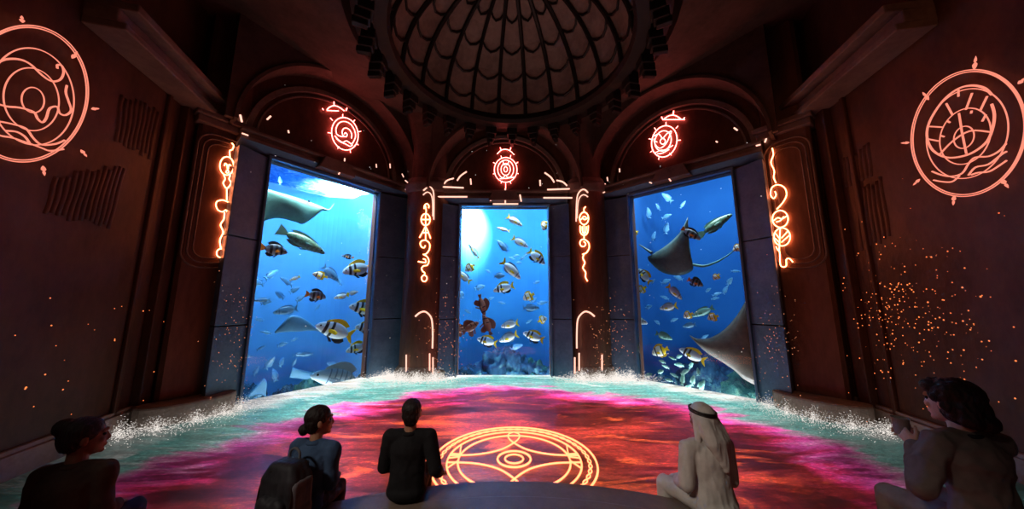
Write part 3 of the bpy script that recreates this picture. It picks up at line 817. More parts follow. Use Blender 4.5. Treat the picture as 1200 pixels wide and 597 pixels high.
for tip, base in (((302,18),(296,70)), ((100,155),(124,184)), ((18,348),(50,346)), ((64,508),(90,484)), ((216,584),(220,546)), ((426,518),(398,484)), ((520,330),(488,330)), ((490,100),(462,124))):
    m = MB(); spear(pl, m, (z[0]+tip[0]/z[2], z[1]+tip[1]/z[2]), (z[0]+base[0]/z[2], z[1]+base[1]/z[2])); m.build('ray', M['neon_dim'], g)

# the emblem of light in the floor
g = empty('floor_emblem', (0.03, 4.88, 0), 'large glowing round emblem of rings and curves in the floor before the bench', 'floor light')
FCX, FCY = 0.03, 4.88
def fring(rad, wob=0.0, nw=0, ph=0.0, n=96, sx=1.0):
    return [(FCX + sx*(rad + wob*math.sin(nw*2*PI*k/n + ph))*math.cos(2*PI*k/n), FCY + (rad + wob*math.sin(nw*2*PI*k/n + ph))*math.sin(2*PI*k/n), 0.011) for k in range(n)]
for nm_, rad, rr in (('outer_ring', 1.15, 0.014), ('middle_ring', 0.94, 0.013), ('inner_ring', 0.79, 0.013), ('centre_ring', 0.235, 0.014), ('core_ring', 0.13, 0.012)):
    MB().tube(fring(rad), rr, 6, True).build(nm_, M['neon_floor'], g, smooth=True)
for ph in (0, PI):
    MB().tube(fring(1.055, 0.022, 24, ph, 192), 0.009, 6, True).build('braided_ring', M['neon_floor'], g, smooth=True)
for sgn in (1, -1):
    def fp(pts): return smooth_path([(FCX + a, FCY + sgn*b_, 0.011) for a, b_ in pts], False, 6)
    for sx in (1, -1):
        m = MB().tube(fp([(sx*0.94, 0.10), (sx*0.55, 0.13), (sx*0.22, 0.27), (0.0, 0.52), (-sx*0.09, 0.72), (-sx*0.085, 0.86), (-sx*0.02, 0.93)]), 0.012, 6)
        m.build('curve', M['neon_floor'], g, smooth=True)
for sx in (1, -1):
    for a, b_ in (((0.79, 0.10), (0.82, 0.42)), ((0.79, 0.06), (0.94, 0.02)), ((0.79, -0.06), (0.9, -0.26)), ((0.78, 0.14), (0.94, 0.16))):
        MB().tube([(FCX + sx*a[0], FCY + a[1], 0.011), (FCX + sx*b_[0], FCY + b_[1], 0.011)], 0.011, 6).build('tick', M['neon_floor'], g)

# ------------------------------------------------------------------ aquarium tanks behind the panes
TD = 3.4
TANK = {'left': dict(top=620, surf=6.35, back=srgb(92, 144, 188)), 'middle': dict(top=900, surf=7.2, back=srgb(66, 130, 180)), 'right': dict(top=620, surf=7.2, back=srgb(42, 90, 148))}
TB = -0.95                                 # the tank floor lies below the room's
def tank_mat(nm, col):
    t = NT('tank_wall_' + nm)
    n1 = t.noise(0.9, 4, 0.6, t.coord())
    c = t.mix(t.ramp(n1, [(0.35, (0, 0, 0, 1)), (0.7, (0.35, 0.35, 0.35, 1))]), col, (col[0]*0.5, col[1]*0.55, col[2]*0.7, 1))
    t.bsdf(c, 0.9, 0, 0.0)
    return t.m
def water_mat():
    t = NT('tank_water')
    ab = t.n('ShaderNodeVolumeAbsorption')
    ab.inputs['Color'].default_value = (0.07, 0.64, 0.86, 1)
    ab.inputs['Density'].default_value = 0.14
    t.l(ab.outputs[0], t.out.inputs['Volume'])
    return t.m
def surface_mat():
    t = NT('water_surface')
    v = t.scaled(t.coord(), (1.0, 1.0, 1.0))
    n1 = t.noise(2.4, 5, 0.65, v, 1.5)
    col = t.ramp(n1, [(0.35, srgb(60, 140, 215)), (0.55, srgb(130, 195, 240)), (0.68, srgb(235, 248, 255))])
    d = t.n('ShaderNodeBsdfDiffuse'); t.l(col, d.inputs[0])
    b = t.n('ShaderNodeBump'); b.inputs['Strength'].default_value = 0.9; b.inputs['Distance'].default_value = 0.15
    t.l(n1, b.inputs['Height']); t.l(b.outputs[0], d.inputs['Normal'])
    tl = t.n('ShaderNodeBsdfTranslucent'); t.l(col, tl.inputs[0])
    mx = t.n('ShaderNodeMixShader'); mx.inputs[0].default_value = 0.6
    t.l(d.outputs[0], mx.inputs[1]); t.l(tl.outputs[0], mx.inputs[2])
    t.l(mx.outputs[0], t.out.inputs[0])
    return t.m
M['water'] = water_mat()
M['surface'] = surface_mat()
def rock_mat(nm, a, b_, c_):
    t = NT(nm)
    n1 = t.noise(2.2, 6, 0.65, t.coord())
    c = t.ramp(n1, [(0.32, a), (0.52, b_), (0.68, c_)])
    t.bsdf(c, 0.9, 0, 0.1, t.noise(9, 5, 0.7, t.coord()), 0.9, 0.06)
    return t.m
M['rock'] = rock_mat('reef_rock', srgb(24, 42, 66), srgb(50, 84, 112), srgb(110, 150, 150))
M['coral'] = rock_mat('reef_coral', srgb(26, 58, 66), srgb(54, 98, 92), srgb(110, 146, 124))
M['sand'] = surf('tank_sand', srgb(30, 56, 90), srgb(60, 90, 122), 5, 0.95, 0, 0.5)

def rock_mesh(seed, size, flat=0.6, lumps=1.6):
    bm = bmesh.new()
    bmesh.ops.create_icosphere(bm, subdivisions=4, radius=1.0)
    for v in bm.verts:
        q = v.co.copy()
        f = 1 + 0.42*noise.noise(q*lumps + Vector((seed*7.1, seed*3.3, 0))) + 0.22*noise.noise(q*lumps*2.6 + Vector((seed, 0, seed*5))) + 0.1*noise.noise(q*lumps*6)
        v.co = Vector((q.x*f*size, q.y*f*size*0.8, q.z*f*size*flat))
    me = bpy.data.meshes.new('reef_rock')
    bm.to_mesh(me); bm.free()
    for p in me.polygons: p.use_smooth = True
    return me
ROCKS = [rock_mesh(i, 1.0, 0.62 + 0.1*(i % 3), 1.3 + 0.3*i) for i in range(5)]
for nm, b in BAYS.items():
    F = b['F']
    T = TANK[nm]
    ext = 0.75
    xa, xb = -b['W']/2 - ext, b['W']/2 + ext
    ztop = T['surf'] + 1.0
    def curve(off, k=26):
        out = []
        for i in range(k+1):
            a = PI - PI*i/k
            cx_, cy_ = math.cos(a), math.sin(a)
            out.append(((xa+xb)/2 + ((xb-xa)/2 + off)*math.copysign(abs(cx_)**0.4, cx_), 0.24 + (TD + off)*max(cy_, 0.0)**0.4))
        return out
    inn, outr = curve(0.0), curve(0.12)
    m = MB()
    m.prism(outr + inn[::-1], TB - 0.1, ztop, F)
    m.prism([(x, y) for x, y in outr], ztop, ztop+0.1, F)
    tag(m.build('wall_tank_' + nm, tank_mat(nm, T['back'])), kind='structure')
    tag(MB().prism(curve(-0.01), TB, TB + 0.04, F).build('floor_tank_' + nm, M['sand']), kind='structure')
    # wavy surface of the water seen from below
    K_, N_ = 14, 60
    cv = curve(-0.04, N_)
    xm = (xa+xb)/2
    vs = []
    for j in range(K_+1):
        for (x, y) in cv:
            q = (xm + (x-xm)*j/K_, 0.25 + (y-0.25)*j/K_)
            vs.append(F.P(q[0], q[1], T['surf'] + 0.06*noise.noise(Vector((q[0]*2.2, q[1]*2.2, 0)))))
    fs = [(j*(N_+1)+i, j*(N_+1)+i+1, (j+1)*(N_+1)+i+1, (j+1)*(N_+1)+i) for j in range(K_) for i in range(N_)]
    tag(MB().add(vs, fs).build('water_surface', M['surface'], smooth=True), 'rippled water surface at the top of the %s tank' % nm, 'water', None, 'stuff')
    tag(MB().prism(curve(-0.03), TB + 0.045, T['surf']-0.08, F).build('water', M['water']), 'clear blue aquarium water filling the tank behind the %s window' % nm, 'water', None, 'stuff')
    lamp('tank_lamp_' + nm, 'AREA', F.P(0, 0.5, T['surf']-0.15), T['top'], (0.92, 0.97, 1.0), 2.6, F.P(0, 2.3, 1.5), size_y=0.9)
    lamp('tank_fill_' + nm, 'AREA', F.P(0, 0.45, TB + 0.25), T['top']*(0.11 if nm == 'left' else 0.2), (0.95, 0.98, 1.0), 2.4, F.P(0, 1.6, 2.4), size_y=0.3)  # added unseen fill under the sill, brightens the fish from the front
    # reef rocks along the tank floor
    cnt = {'left': 6, 'middle': 15, 'right': 14}[nm]
    for k in range(cnt):
        x = xa + 0.45 + (xb-xa-0.9)*((k*0.618 + 0.13) % 1)
        y = 1.0 + (TD-1.6)*((k*0.377 + 0.2) % 1)
        s_ = {'left': 0.42, 'middle': 0.62, 'right': 0.62}[nm]*random.uniform(0.75, 1.2)*(0.8 + 0.5*y/TD)
        o = link_mesh('reef_rock', ROCKS[k % 5], M['coral'] if k % 4 == 1 else M['rock'])
        o.location = F.P(x, y, TB + s_*0.45)
        o.scale = (s_, s_, s_*1.5)
        o.rotation_euler = (0, 0, random.uniform(0, 6.28))
        tag(o, 'dark blue green reef rock at the bottom of the tank behind the %s window' % nm, 'rock', 'reef rocks of the %s tank' % nm)
# bright lamp glare in the upper left of the middle tank and the upper right of the left tank
Fm, Fl_, Fr_ = BAYS['middle']['F'], BAYS['left']['F'], BAYS['right']['F']
lamp('tank_spot_middle', 'SPOT', Fm.P(-1.75, 2.1, 6.5), 42000, (1.0, 0.97, 0.92), 0.05, Fm.P(-2.1, 3.6, 5.7), math.radians(88), 1.0)
lamp('tank_spot_left', 'SPOT', Fl_.P(1.5, 2.0, 7.1), 6500, (0.95, 0.98, 1.0), 0.05, Fl_.P(1.7, 2.6, 5.0), math.radians(130), 1.0)

# ------------------------------------------------------------------ fish
def fish_mat(name, body, belly, band=None, bands=(), rear=None, spots=0.0, rough=0.35):
    """colour over a fish of unit length: back to belly, dark bands across x, coloured rear"""
    t = NT(name)
    co = t.coord()
    sep = t.n('ShaderNodeSeparateXYZ'); t.l(co, sep.inputs[0])
    X, Z = sep.outputs[0], sep.outputs[2]
    zz = t.math('ADD', t.math('MULTIPLY', Z, 2.6), 0.5)
    c = t.ramp(zz, [(0.15, belly), (0.75, body)])
    if spots:
        n1 = t.noise(22, 3, 0.6, co)
        c = t.mix(t.ramp(n1, [(0.46, (0, 0, 0, 1)), (0.58, (spots, spots, spots, 1))]), c, (body[0]*0.3, body[1]*0.3, body[2]*0.3, 1))
    if rear:
        c = t.mix(t.ramp(t.math('ADD', X, 0.5), [(rear[0]+0.5-0.06, (1, 1, 1, 1)), (rear[0]+0.5, (0, 0, 0, 1))]), c, rear[1])
    if band:
        bent = t.math('ADD', X, t.math('MULTIPLY', Z, 0.12))
        for bx, bw in bands:
            dd = t.math('ABSOLUTE', t.math('SUBTRACT', bent, bx))
            c = t.mix(t.ramp(dd, [(bw*0.7, (1, 1, 1, 1)), (bw, (0, 0, 0, 1))]), c, band)
    t.bsdf(c, rough, 0, 0.5, t.noise(60, 2, 0.5, co), 0.15, 0.004)
    return t.m
def plain(name, col, rough=0.5):
    t = NT(name)
    n1 = t.noise(14, 3, 0.6, t.coord())
    t.bsdf(t.mix(n1, col, (col[0]*0.6, col[1]*0.6, col[2]*0.6, 1)), rough, 0, 0.3)
    return t.m
YEL = srgb(250, 208, 30)
BLK = srgb(18, 22, 30)
FM = dict(
    bream=fish_mat('bream_scales', srgb(150, 172, 190), srgb(225, 235, 238), BLK, ((0.27, 0.045), (0.12, 0.04))),
    silver=fish_mat('silver_scales', srgb(170, 186, 196), srgb(238, 242, 240), srgb(90, 100, 110), ((0.3, 0.02),)),
    butterfly=fish_mat('butterfly_scales', srgb(240, 240, 225), srgb(240, 240, 230), BLK, ((0.24, 0.045), (-0.12, 0.03)), (-0.08, YEL)),
    dark=fish_mat('dark_banded_scales', srgb(60, 70, 84), srgb(150, 160, 168), BLK, ((0.26, 0.05), (0.08, 0.06), (-0.12, 0.06))),
    trevally=fish_mat('trevally_scales', srgb(104, 140, 166), srgb(176, 200, 210), srgb(70, 96, 120), ((0.2, 0.014), (0.1, 0.014), (0.0, 0.014), (-0.1, 0.014), (-0.2, 0.012))),
    wrasse=fish_mat('grouper_skin', srgb(104, 134, 104), srgb(84, 140, 128), None, (), None, 0.7),
    batfish=fish_mat('batfish_skin', srgb(150, 92, 76), srgb(112, 70, 62), srgb(40, 30, 32), ((0.3, 0.03), (0.1, 0.025))),
    pale=fish_mat('hazed_scales', srgb(72, 124, 164), srgb(112, 160, 190), srgb(60, 104, 144), ((0.28, 0.02),)),  # blue haze of the water put into the body colour
    green=fish_mat('greenish_scales', srgb(110, 164, 150), srgb(150, 200, 190), srgb(80, 130, 120), ((0.28, 0.02),)),
)
FIN = dict(yellow=plain('yellow_fin', YEL), grey=plain('grey_fin', srgb(120, 150, 170)), dark=plain('dark_fin', srgb(34, 36, 44)), pale=plain('hazed_fin', srgb(84, 134, 170)),
           orange=plain('orange_fin', srgb(236, 130, 40)), brown=plain('brown_fin', srgb(136, 82, 68)), green=plain('green_fin', srgb(96, 140, 120)))
EYE_M = plain('fish_eye', srgb(12, 12, 14), 0.1)
# species: body height, body width, snout power, fin material, tail kind, tail fork, dorsal height
SPEC = dict(
    bream=(0.40, 0.13, 'bream', 'yellow', 0.32, 0.5, 0.09), silver=(0.34, 0.12, 'silver', 'yellow', 0.3, 0.45, 0.05), butterfly=(0.66, 0.10, 'butterfly', 'yellow', 0.24, 0.1, 0.10),
    dark=(0.50, 0.13, 'dark', 'orange', 0.28, 0.15, 0.10), trevally=(0.33, 0.13, 'trevally', 'grey', 0.34, 0.75, 0.12), wrasse=(0.27, 0.14, 'wrasse', 'green', 0.2, 0.05, 0.04),
    batfish=(0.56, 0.10, 'batfish', 'brown', 0.26, 0.1, 0.34), pale=(0.36, 0.12, 'pale', 'pale', 0.3, 0.5, 0.05), green=(0.38, 0.12, 'green', 'green', 0.28, 0.4, 0.05))
def fish_h(s):          # s: 0 tail root .. 1 snout
    return (0.14 + 0.86*math.sin(PI*min(1, max(0, s))**0.82)**0.75) if s < 0.93 else (0.14 + 0.86*math.sin(PI*0.93**0.82)**0.75)*math.sqrt(max(0, 1-((s-0.93)/0.07)**2))
_fcache = {}
def fish_meshes(kind):
    if kind in _fcache: return _fcache[kind]
    H, Wd, mk, fk, th, fork, dh = SPEC[kind]
    xt, xs = -0.33, 0.5
    N, S = 18, 14
    vs, fs = [], []
    for i in range(N+1):
        s = i/N
        x = xt + (xs-xt)*s
        h = max(0.012, H/2*fish_h(s)); w = max(0.010, Wd/2*fish_h(s)**1.2)
        drop = -0.04*H*(1-s) + (-0.03 if s > 0.9 else 0)*H
        for k in range(S):
            a = 2*PI*k/S
            zc, yc = math.sin(a), math.cos(a)
            vs.append((x, yc*w*(1-0.25*abs(zc)**3), zc*h*(1.0 if zc > 0 else 0.92) + drop))
    for i in range(N):
        for k in range(S):
            fs.append((i*S+k, i*S+(k+1) % S, (i+1)*S+(k+1) % S, (i+1)*S+k))
    fs += [tuple(range(S-1, -1, -1)), tuple(N*S+k for k in range(S))]
    body = MB().add(vs, fs)
    def plate(ring, t0):
        m = MB()
        n = len(ring)
        m.add([(x, -t0, z) for x, z in ring] + [(x, t0, z) for x, z in ring], [tuple(range(n)), tuple(range(2*n-1, n-1, -1))] + [(i, n+i, n+(i+1) % n, (i+1) % n) for i in range(n)])
        return m
    zt = -0.04*H
    tail = plate([(-0.31, zt-0.045*H/0.4), (-0.40, zt-th*0.42), (-0.5, zt-th*0.62), (-0.5+0.17*fork, zt), (-0.5, zt+th*0.62), (-0.40, zt+th*0.42), (-0.31, zt+0.045*H/0.4)], 0.008)
    dor = []
    for i in range(9):
        s = 0.14 + 0.62*i/8
        dor.append((xt + (xs-xt)*s, H/2*fish_h(s) - 0.02))
    top = []
    for i in range(9):
        s = 0.10 + 0.64*i/8
        e = math.sin(PI*(i+0.6)/9)**0.6*(1.25 - 0.5*i/8)
        top.append((xt + (xs-xt)*s - 0.05*(1-i/8), H/2*fish_h(s+0.02) + dh*e))
    dorsal = plate(dor + top[::-1], 0.007)
    an = [(xt + (xs-xt)*s, -H/2*0.92*fish_h(s) - 0.04*H + 0.02) for s in (0.12, 0.22, 0.34, 0.44)]
    an2 = [(xt + (xs-xt)*s - 0.04, -H/2*0.92*fish_h(s) - 0.04*H - dh*e) for s, e in ((0.10, 0.7), (0.2, 1.1), (0.33, 1.0), (0.45, 0.4))]
    anal = plate(an + an2[::-1], 0.007)
    pv = [(0.16, -H/2*0.86), (0.08, -H/2*0.9), (0.0, -H/2*1.0 - dh*0.8), (0.06, -H/2 - dh*0.9)]
    pelvic = plate(pv, 0.012)
    pect = []
    for sy in (-1, 1):
        w = Wd/2*0.95
        m = MB()
        a = [(0.2, sy*w, -0.02*H), (0.19, sy*w, -0.2*H), (0.03, sy*(w+0.06), -0.28*H), (0.0, sy*(w+0.075), -0.14*H), (0.08, sy*(w+0.03), 0.0)]
        b_ = [(x, y + sy*0.010, z) for x, y, z in a]
        m.add(a + b_, [tuple(range(5)), tuple(range(9, 4, -1))] + [(i, 5+i, 5+(i+1) % 5, (i+1) % 5) for i in range(5)])
        pect.append(m)
    eyes = [MB().ball((0.395, sy*Wd/2*fish_h(0.87)**1.2*0.82, 0.05*H), (0.022, 0.012, 0.022), None, 8, 6) for sy in (-1, 1)]
    parts = [('body', body.mesh('body', True), FM[mk]), ('tail_fin', tail.mesh('tail_fin'), FIN[fk]),
             ('dorsal_fin', dorsal.mesh('dorsal_fin'), FIN['yellow' if kind == 'bream' else {'silver': 'grey', 'butterfly': 'yellow', 'dark': 'dark', 'trevally': 'grey', 'wrasse': 'green', 'batfish': 'brown', 'pale': 'pale', 'green': 'green'}.get(kind, 'grey')]),
             ('anal_fin', anal.mesh('anal_fin'), FIN[{'bream': 'dark', 'silver': 'grey', 'dark': 'dark'}.get(kind, fk)]), ('pelvic_fin', pelvic.mesh('pelvic_fin'), FIN[{'bream': 'dark', 'silver': 'grey', 'dark': 'dark'}.get(kind, fk)])]
    parts += [('pectoral_fin', p.mesh('pectoral_fin'), FIN[fk]) for p in pect]
    parts += [('eye', e.mesh('eye', True), EYE_M) for e in eyes]
    for _, me, mt in parts:
        me.materials.append(mt)
    one = MB()
    for q in (body, tail, dorsal, anal):
        one.add(q.v, q.f)
    om = one.mesh('fish', True); om.materials.append(FM[mk])
    _fcache[kind] = (parts, om)
    return _fcache[kind]

def pose_matrix(side, nose, tail, depth, yaw=0.0):
    F = BAYS[side]['F']
    a, b = F.px(*nose, depth), F.px(*tail, depth)
    L = (a-b).length
    X = (a-b).normalized()
    Yv = F.ey if X.dot(F.ex) < 0 else -F.ey      # keep the back upward
    Zv = X.cross(-Yv if False else Yv).normalized()
    if Zv.z < 0: Zv = -Zv
    Yv = Zv.cross(X).normalized()
    R = Matrix((X, Yv, Zv)).transposed().to_4x4()
    if yaw: R = R @ Matrix.Rotation(yaw, 4, 'Z')
    return Matrix.Translation((a+b)/2) @ R, L
KIND_NAME = dict(bream='banded_bream', silver='silver_bream', butterfly='butterfly_fish', dark='dark_banded_fish', trevally='striped_trevally', wrasse='spotted_grouper', batfish='batfish', pale='pale_fish', green='green_fish')
def fish(side, kind, nose, tail, depth, label, group=None, detail=True, yaw=0.0, tall=1.0):
    Mx, L = pose_matrix(side, nose, tail, depth, yaw)
    parts, one = fish_meshes(kind)
    if detail:
        r = empty(KIND_NAME[kind])
        for nm_, me, _ in parts:
            o = bpy.data.objects.new(nm_, me)
            COL.objects.link(o); o.parent = r
    else:
        r = bpy.data.objects.new(KIND_NAME[kind], one)
        COL.objects.link(r)
    r.matrix_world = Mx @ Matrix.Diagonal((L, L, L*tall, 1))
    return tag(r, label, 'fish', group)

LF, MF, RF = 'left', 'middle', 'right'
fish(LF, 'bream', (370,381), (415,394), 0.5, 'largest banded bream with bright yellow tail in the middle of the left window', 'banded bream')
fish(LF, 'bream', (401,319), (437,312), 0.6, 'banded bream with yellow tail swimming left at the right edge of the left window', 'banded bream')
fish(LF, 'bream', (409,359), (444,364), 0.6, 'banded bream cut by the right edge of the left window, above the largest bream', 'banded bream')
fish(LF, 'bream', (416,383), (444,386), 0.8, 'banded bream half hidden at the right edge of the left window beside the largest bream', 'banded bream')
fish(LF, 'bream', (405,412), (431,404), 0.7, 'small banded bream with yellow fins just below the largest one in the left window', 'banded bream')
fish(LF, 'silver', (391,350), (409,345), 0.9, 'small silver bream with yellow tail in the left window right of the dark banded fish', 'silver bream')
fish(LF, 'dark', (382,349), (358,344), 0.6, 'dark banded fish with orange tail above the largest bream in the left window', 'dark banded fish')
fish(LF, 'dark', (337,296), (305,289), 0.7, 'dark fish with orange tail near the left edge of the left window', 'dark banded fish')
fish(LF, 'butterfly', (366,321), (384,325), 0.8, 'small butterfly fish in the upper middle of the left window', 'butterfly fish', tall=0.7)
fish(LF, 'trevally', (364,440), (426,446), 0.6, 'big grey striped trevally low in the left window above the floor', 'trevally')
fish(LF, 'wrasse', (381,297), (326,268), 0.6, 'long green spotted grouper below the ray in the left window', 'grouper')
fish(LF, 'silver', (339,329), (352,324), 0.9, 'small white fish at the centre left of the left window, away from the shoal', 'silver bream')
fish(LF, 'silver', (420,342), (407,345), 0.9, 'small silver fish right of the yellow tailed one in the left window', 'silver bream')
fish(LF, 'dark', (400,300), (415,302), 1.2, 'small dark fish alone in the upper right of the left window', 'dark banded fish', tall=0.6)
fish(LF, 'pale', (397,330), (378,311), 1.1, 'pale curved fish diving beside the yellow tailed bream in the left window', 'pale fish')
fish(LF, 'pale', (320,367), (350,361), 1.0, 'pale oval fish left of the largest bream in the left window', 'pale fish')
fish(LF, 'pale', (296,353), (318,351), 1.0, 'pale slender fish at the left edge of the left window', 'pale fish', tall=0.7)
fish(LF, 'pale', (346,416), (368,415), 1.0, 'pale slender fish above the striped trevally in the left window', 'pale fish', tall=0.6)

fish(MF, 'silver', (612,265), (594,253), 0.7, 'white bream with yellow belly, topmost in the middle window', 'silver bream')
fish(MF, 'silver', (582,267), (598,271), 0.9, 'small white fish in the bright glare of the middle window', 'silver bream', tall=0.7)
fish(MF, 'silver', (619,290), (600,278), 0.7, 'white bream with yellow lower fin in the upper middle window', 'silver bream')
fish(MF, 'pale', (583,282), (596,296), 1.1, 'thin grey blue fish diving in the upper centre of the middle window', 'pale fish')
fish(MF, 'silver', (549,286), (562,304), 1.0, 'faint white fish at the glare edge in the middle window', 'silver bream', tall=0.6)
fish(MF, 'bream', (639,310), (619,293), 0.6, 'banded bream with yellow tail swimming right at the right side of the middle window', 'banded bream')
fish(MF, 'silver', (610,327), (588,305), 0.5, 'large white bream with yellow tail diving right in the centre of the middle window', 'silver bream')
fish(MF, 'butterfly', (545,318), (556,310), 0.8, 'white and yellow butterfly fish near the left edge of the middle window', 'butterfly fish')
fish(MF, 'silver', (536,318), (552,331), 0.7, 'white bream cut by the left edge of the middle window', 'silver bream')
fish(MF, 'bream', (578,341), (603,334), 0.7, 'banded white bream facing left just below the large diving bream in the middle window', 'banded bream')
fish(MF, 'pale', (592,323), (578,324), 0.9, 'tiny pale fish left of the large diving bream in the middle window', 'pale fish', tall=1.3)
fish(MF, 'butterfly', (636,270), (643,258), 0.7, 'butterfly fish at the upper right edge of the middle window', 'butterfly fish')
fish(MF, 'butterfly', (613,351), (626,344), 0.8, 'yellow butterfly fish in the right half of the middle window above the pale fish', 'butterfly fish')
fish(MF, 'butterfly', (641,373), (630,377), 0.8, 'yellow butterfly fish at the right edge of the middle window above the grey bream', 'butterfly fish')
fish(MF, 'pale', (632,361), (612,361), 0.8, 'pale blue fish right of centre in the middle window below a butterfly fish', 'pale fish')
fish(MF, 'bream', (613,390), (638,399), 0.5, 'grey bream with yellow tail at the lower right of the middle window', 'banded bream')
fish(MF, 'silver', (587,383), (608,378), 0.7, 'round pale bream at the lower centre of the middle window', 'silver bream', tall=1.2)
fish(MF, 'silver', (585,400), (607,391), 0.7, 'silver bream low at the centre of the middle window over the reef', 'silver bream', tall=1.2)
fish(MF, 'bream', (559,397), (583,403), 0.6, 'banded bream with yellow tail low at the left of the middle window under the batfish', 'banded bream')
fish(MF, 'batfish', (568,371), (562,345), 0.7, 'dark brown batfish with its tail up, topmost of the batfish in the middle window', 'batfish', tall=0.55)
fish(MF, 'batfish', (566,369), (576,393), 0.65, 'brown batfish hanging head up below another in the middle window', 'batfish', tall=0.62)
fish(MF, 'batfish', (561,378), (542,390), 0.6, 'reddish brown batfish in the lower left of the middle window', 'batfish', tall=0.75)
fish(MF, 'batfish', (548,384), (532,390), 0.8, 'very dark batfish cut by the left edge of the middle window', 'batfish', tall=0.7)

fish(RF, 'dark', (821,281), (799,267), 0.35, 'dark banded fish with orange tail in front of the upper manta in the right window', 'dark banded fish', tall=0.7)
fish(RF, 'wrasse', (858,251), (819,276), 0.8, 'long green fish rising at the top of the right window', 'grouper')
fish(RF, 'butterfly', (859,294), (871,287), 0.6, 'dark little butterfly fish at the right edge of the right window', 'butterfly fish')
fish(RF, 'bream', (748,315), (763,332), 0.6, 'banded bream diving at the left edge of the right window below the upper manta', 'banded bream')
fish(RF, 'butterfly', (836,328), (843,321), 0.7, 'small orange yellow butterfly fish below the upper manta tail in the right window', 'butterfly fish')
fish(RF, 'dark', (824,335), (806,327), 0.6, 'dark banded fish in the centre of the right window below the upper manta', 'dark banded fish')
fish(RF, 'butterfly', (741,275), (748,271), 0.8, 'tiny yellow and black butterfly fish at the upper left edge of the right window', 'butterfly fish')
fish(RF, 'silver', (799,351), (782,334), 0.6, 'silver bream with yellow tail diving in the left half of the right window', 'silver bream')
fish(RF, 'butterfly', (747,343), (757,336), 0.7, 'yellow banded butterfly fish near the left edge of the right window', 'butterfly fish')
fish(RF, 'silver', (773,362), (794,358), 0.7, 'pale bream facing left in the left half of the right window', 'silver bream', tall=1.15)
fish(RF, 'silver', (759,379), (733,372), 0.5, 'large pale bream cut by the left edge of the right window', 'silver bream')
fish(RF, 'green', (788,398), (768,390), 0.7, 'greenish bream with red tail above the lower butterfly fish in the right window', 'greenish fish')
fish(RF, 'butterfly', (764,415), (783,408), 0.6, 'large yellow and black butterfly fish at the lower left of the right window', 'butterfly fish', tall=0.9)
fish(RF, 'bream', (796,409), (828,424), 0.5, 'banded bream with trailing fins below the lower manta wing in the right window', 'banded bream')
fish(RF, 'butterfly', (801,372), (812,367), 0.7, 'small yellow butterfly fish at the centre of the right window beside a green fish', 'butterfly fish')
fish(RF, 'green', (811,371), (837,360), 0.8, 'long green fish at the centre of the right window', 'greenish fish', tall=0.8)
fish(RF, 'butterfly', (829,374), (842,370), 0.6, 'yellow ringed butterfly fish right of centre above the lower manta', 'butterfly fish')
fish(RF, 'pale', (800,383), (816,380), 0.8, 'pale fish above the tip of the lower manta in the right window', 'pale fish')

# hazy fish of the background shoals
def shoal(side, spots, kind, depth, label, group):
    for (u, v, L, a) in spots:
        a = math.radians(a)
        n = (u + L/2*math.cos(a), v - L/2*math.sin(a)); t_ = (u - L/2*math.cos(a), v + L/2*math.sin(a))
        fish(side, kind, n, t_, depth + random.uniform(-0.35, 0.35), label, group, False, random.uniform(-0.4, 0.4), random.uniform(0.75, 1.1))
shoal(LF, [(328,346,17,150), (312,390,14,170), (331,404,14,20), (316,426,20,60), (350,416,14,10), (305,462,18,40), (335,462,18,150), (290,418,12,0), (336,330,20,150), (352,350,14,30), (304,375,12,170),
           (322,440,16,100), (345,425,12,70), (390,428,14,160), (300,330,22,160), (318,322,24,30), (328,212,12,90), (345,398,10,20), (300,435,14,60), (312,355,14,15), (372,360,10,40), (398,330,12,100), (425,298,12,150), (345,340,14,30), (306,408,12,30), (330,425,14,60)],
      'pale', 2.2, 'small hazy pale blue fish in the deep background of the left window', 'hazy shoal of the left window')
shoal(MF, [(562,337,14,20), (605,300,8,10), (612,303,8,20), (600,303,8,160), (608,308,8,0), (617,299,8,20), (636,355,14,10), (540,345,14,120), (605,407,16,20), (625,352,10,40), (575,350,9,20), (588,355,9,170), (620,377,9,30), (548,365,9,150), (629,331,9,15), (572,318,8,150)],
      'pale', 2.2, 'small hazy pale blue fish in the deep background of the middle window', 'hazy shoal of the middle window')
shoal(RF, [(781,254,14,20), (781,268,15,80), (766,277,12,70), (760,250,14,100), (782,232,16,140), (795,326,12,160), (780,330,14,20), (751,311,17,170), (779,349,12,160), (760,360,11,20), (800,240,12,60), (771,243,10,120), (840,345,12,20), (850,340,12,60), (838,350,10,10), (752,395,10,150),
           (745,410,12,20), (790,375,10,20), (770,378,9,150), (855,330,12,50), (862,318,12,0), (830,340,9,30), (765,330,9,40), (826,395,10,30), (752,420,9,160), (806,300,9,40)],
      'pale', 2.2, 'small hazy pale blue fish in the deep background of the right window', 'hazy shoal of the right window')
shoal(RF, [(788,420,10,160), (796,428,12,170), (803,436,12,30), (810,428,10,60), (780,430,10,150), (800,445,14,80), (790,440,12,160), (812,446,14,75), (806,455,12,40), (784,446,10,170), (774,436,10,20), (818,436,10,100), (796,418,9,20), (822,452,14,60), (776,424,9,160), (760,440,10,20)],
      'green', 0.55, 'small green fish of the dense shoal over the reef low in the right window', 'green shoal of the right window')

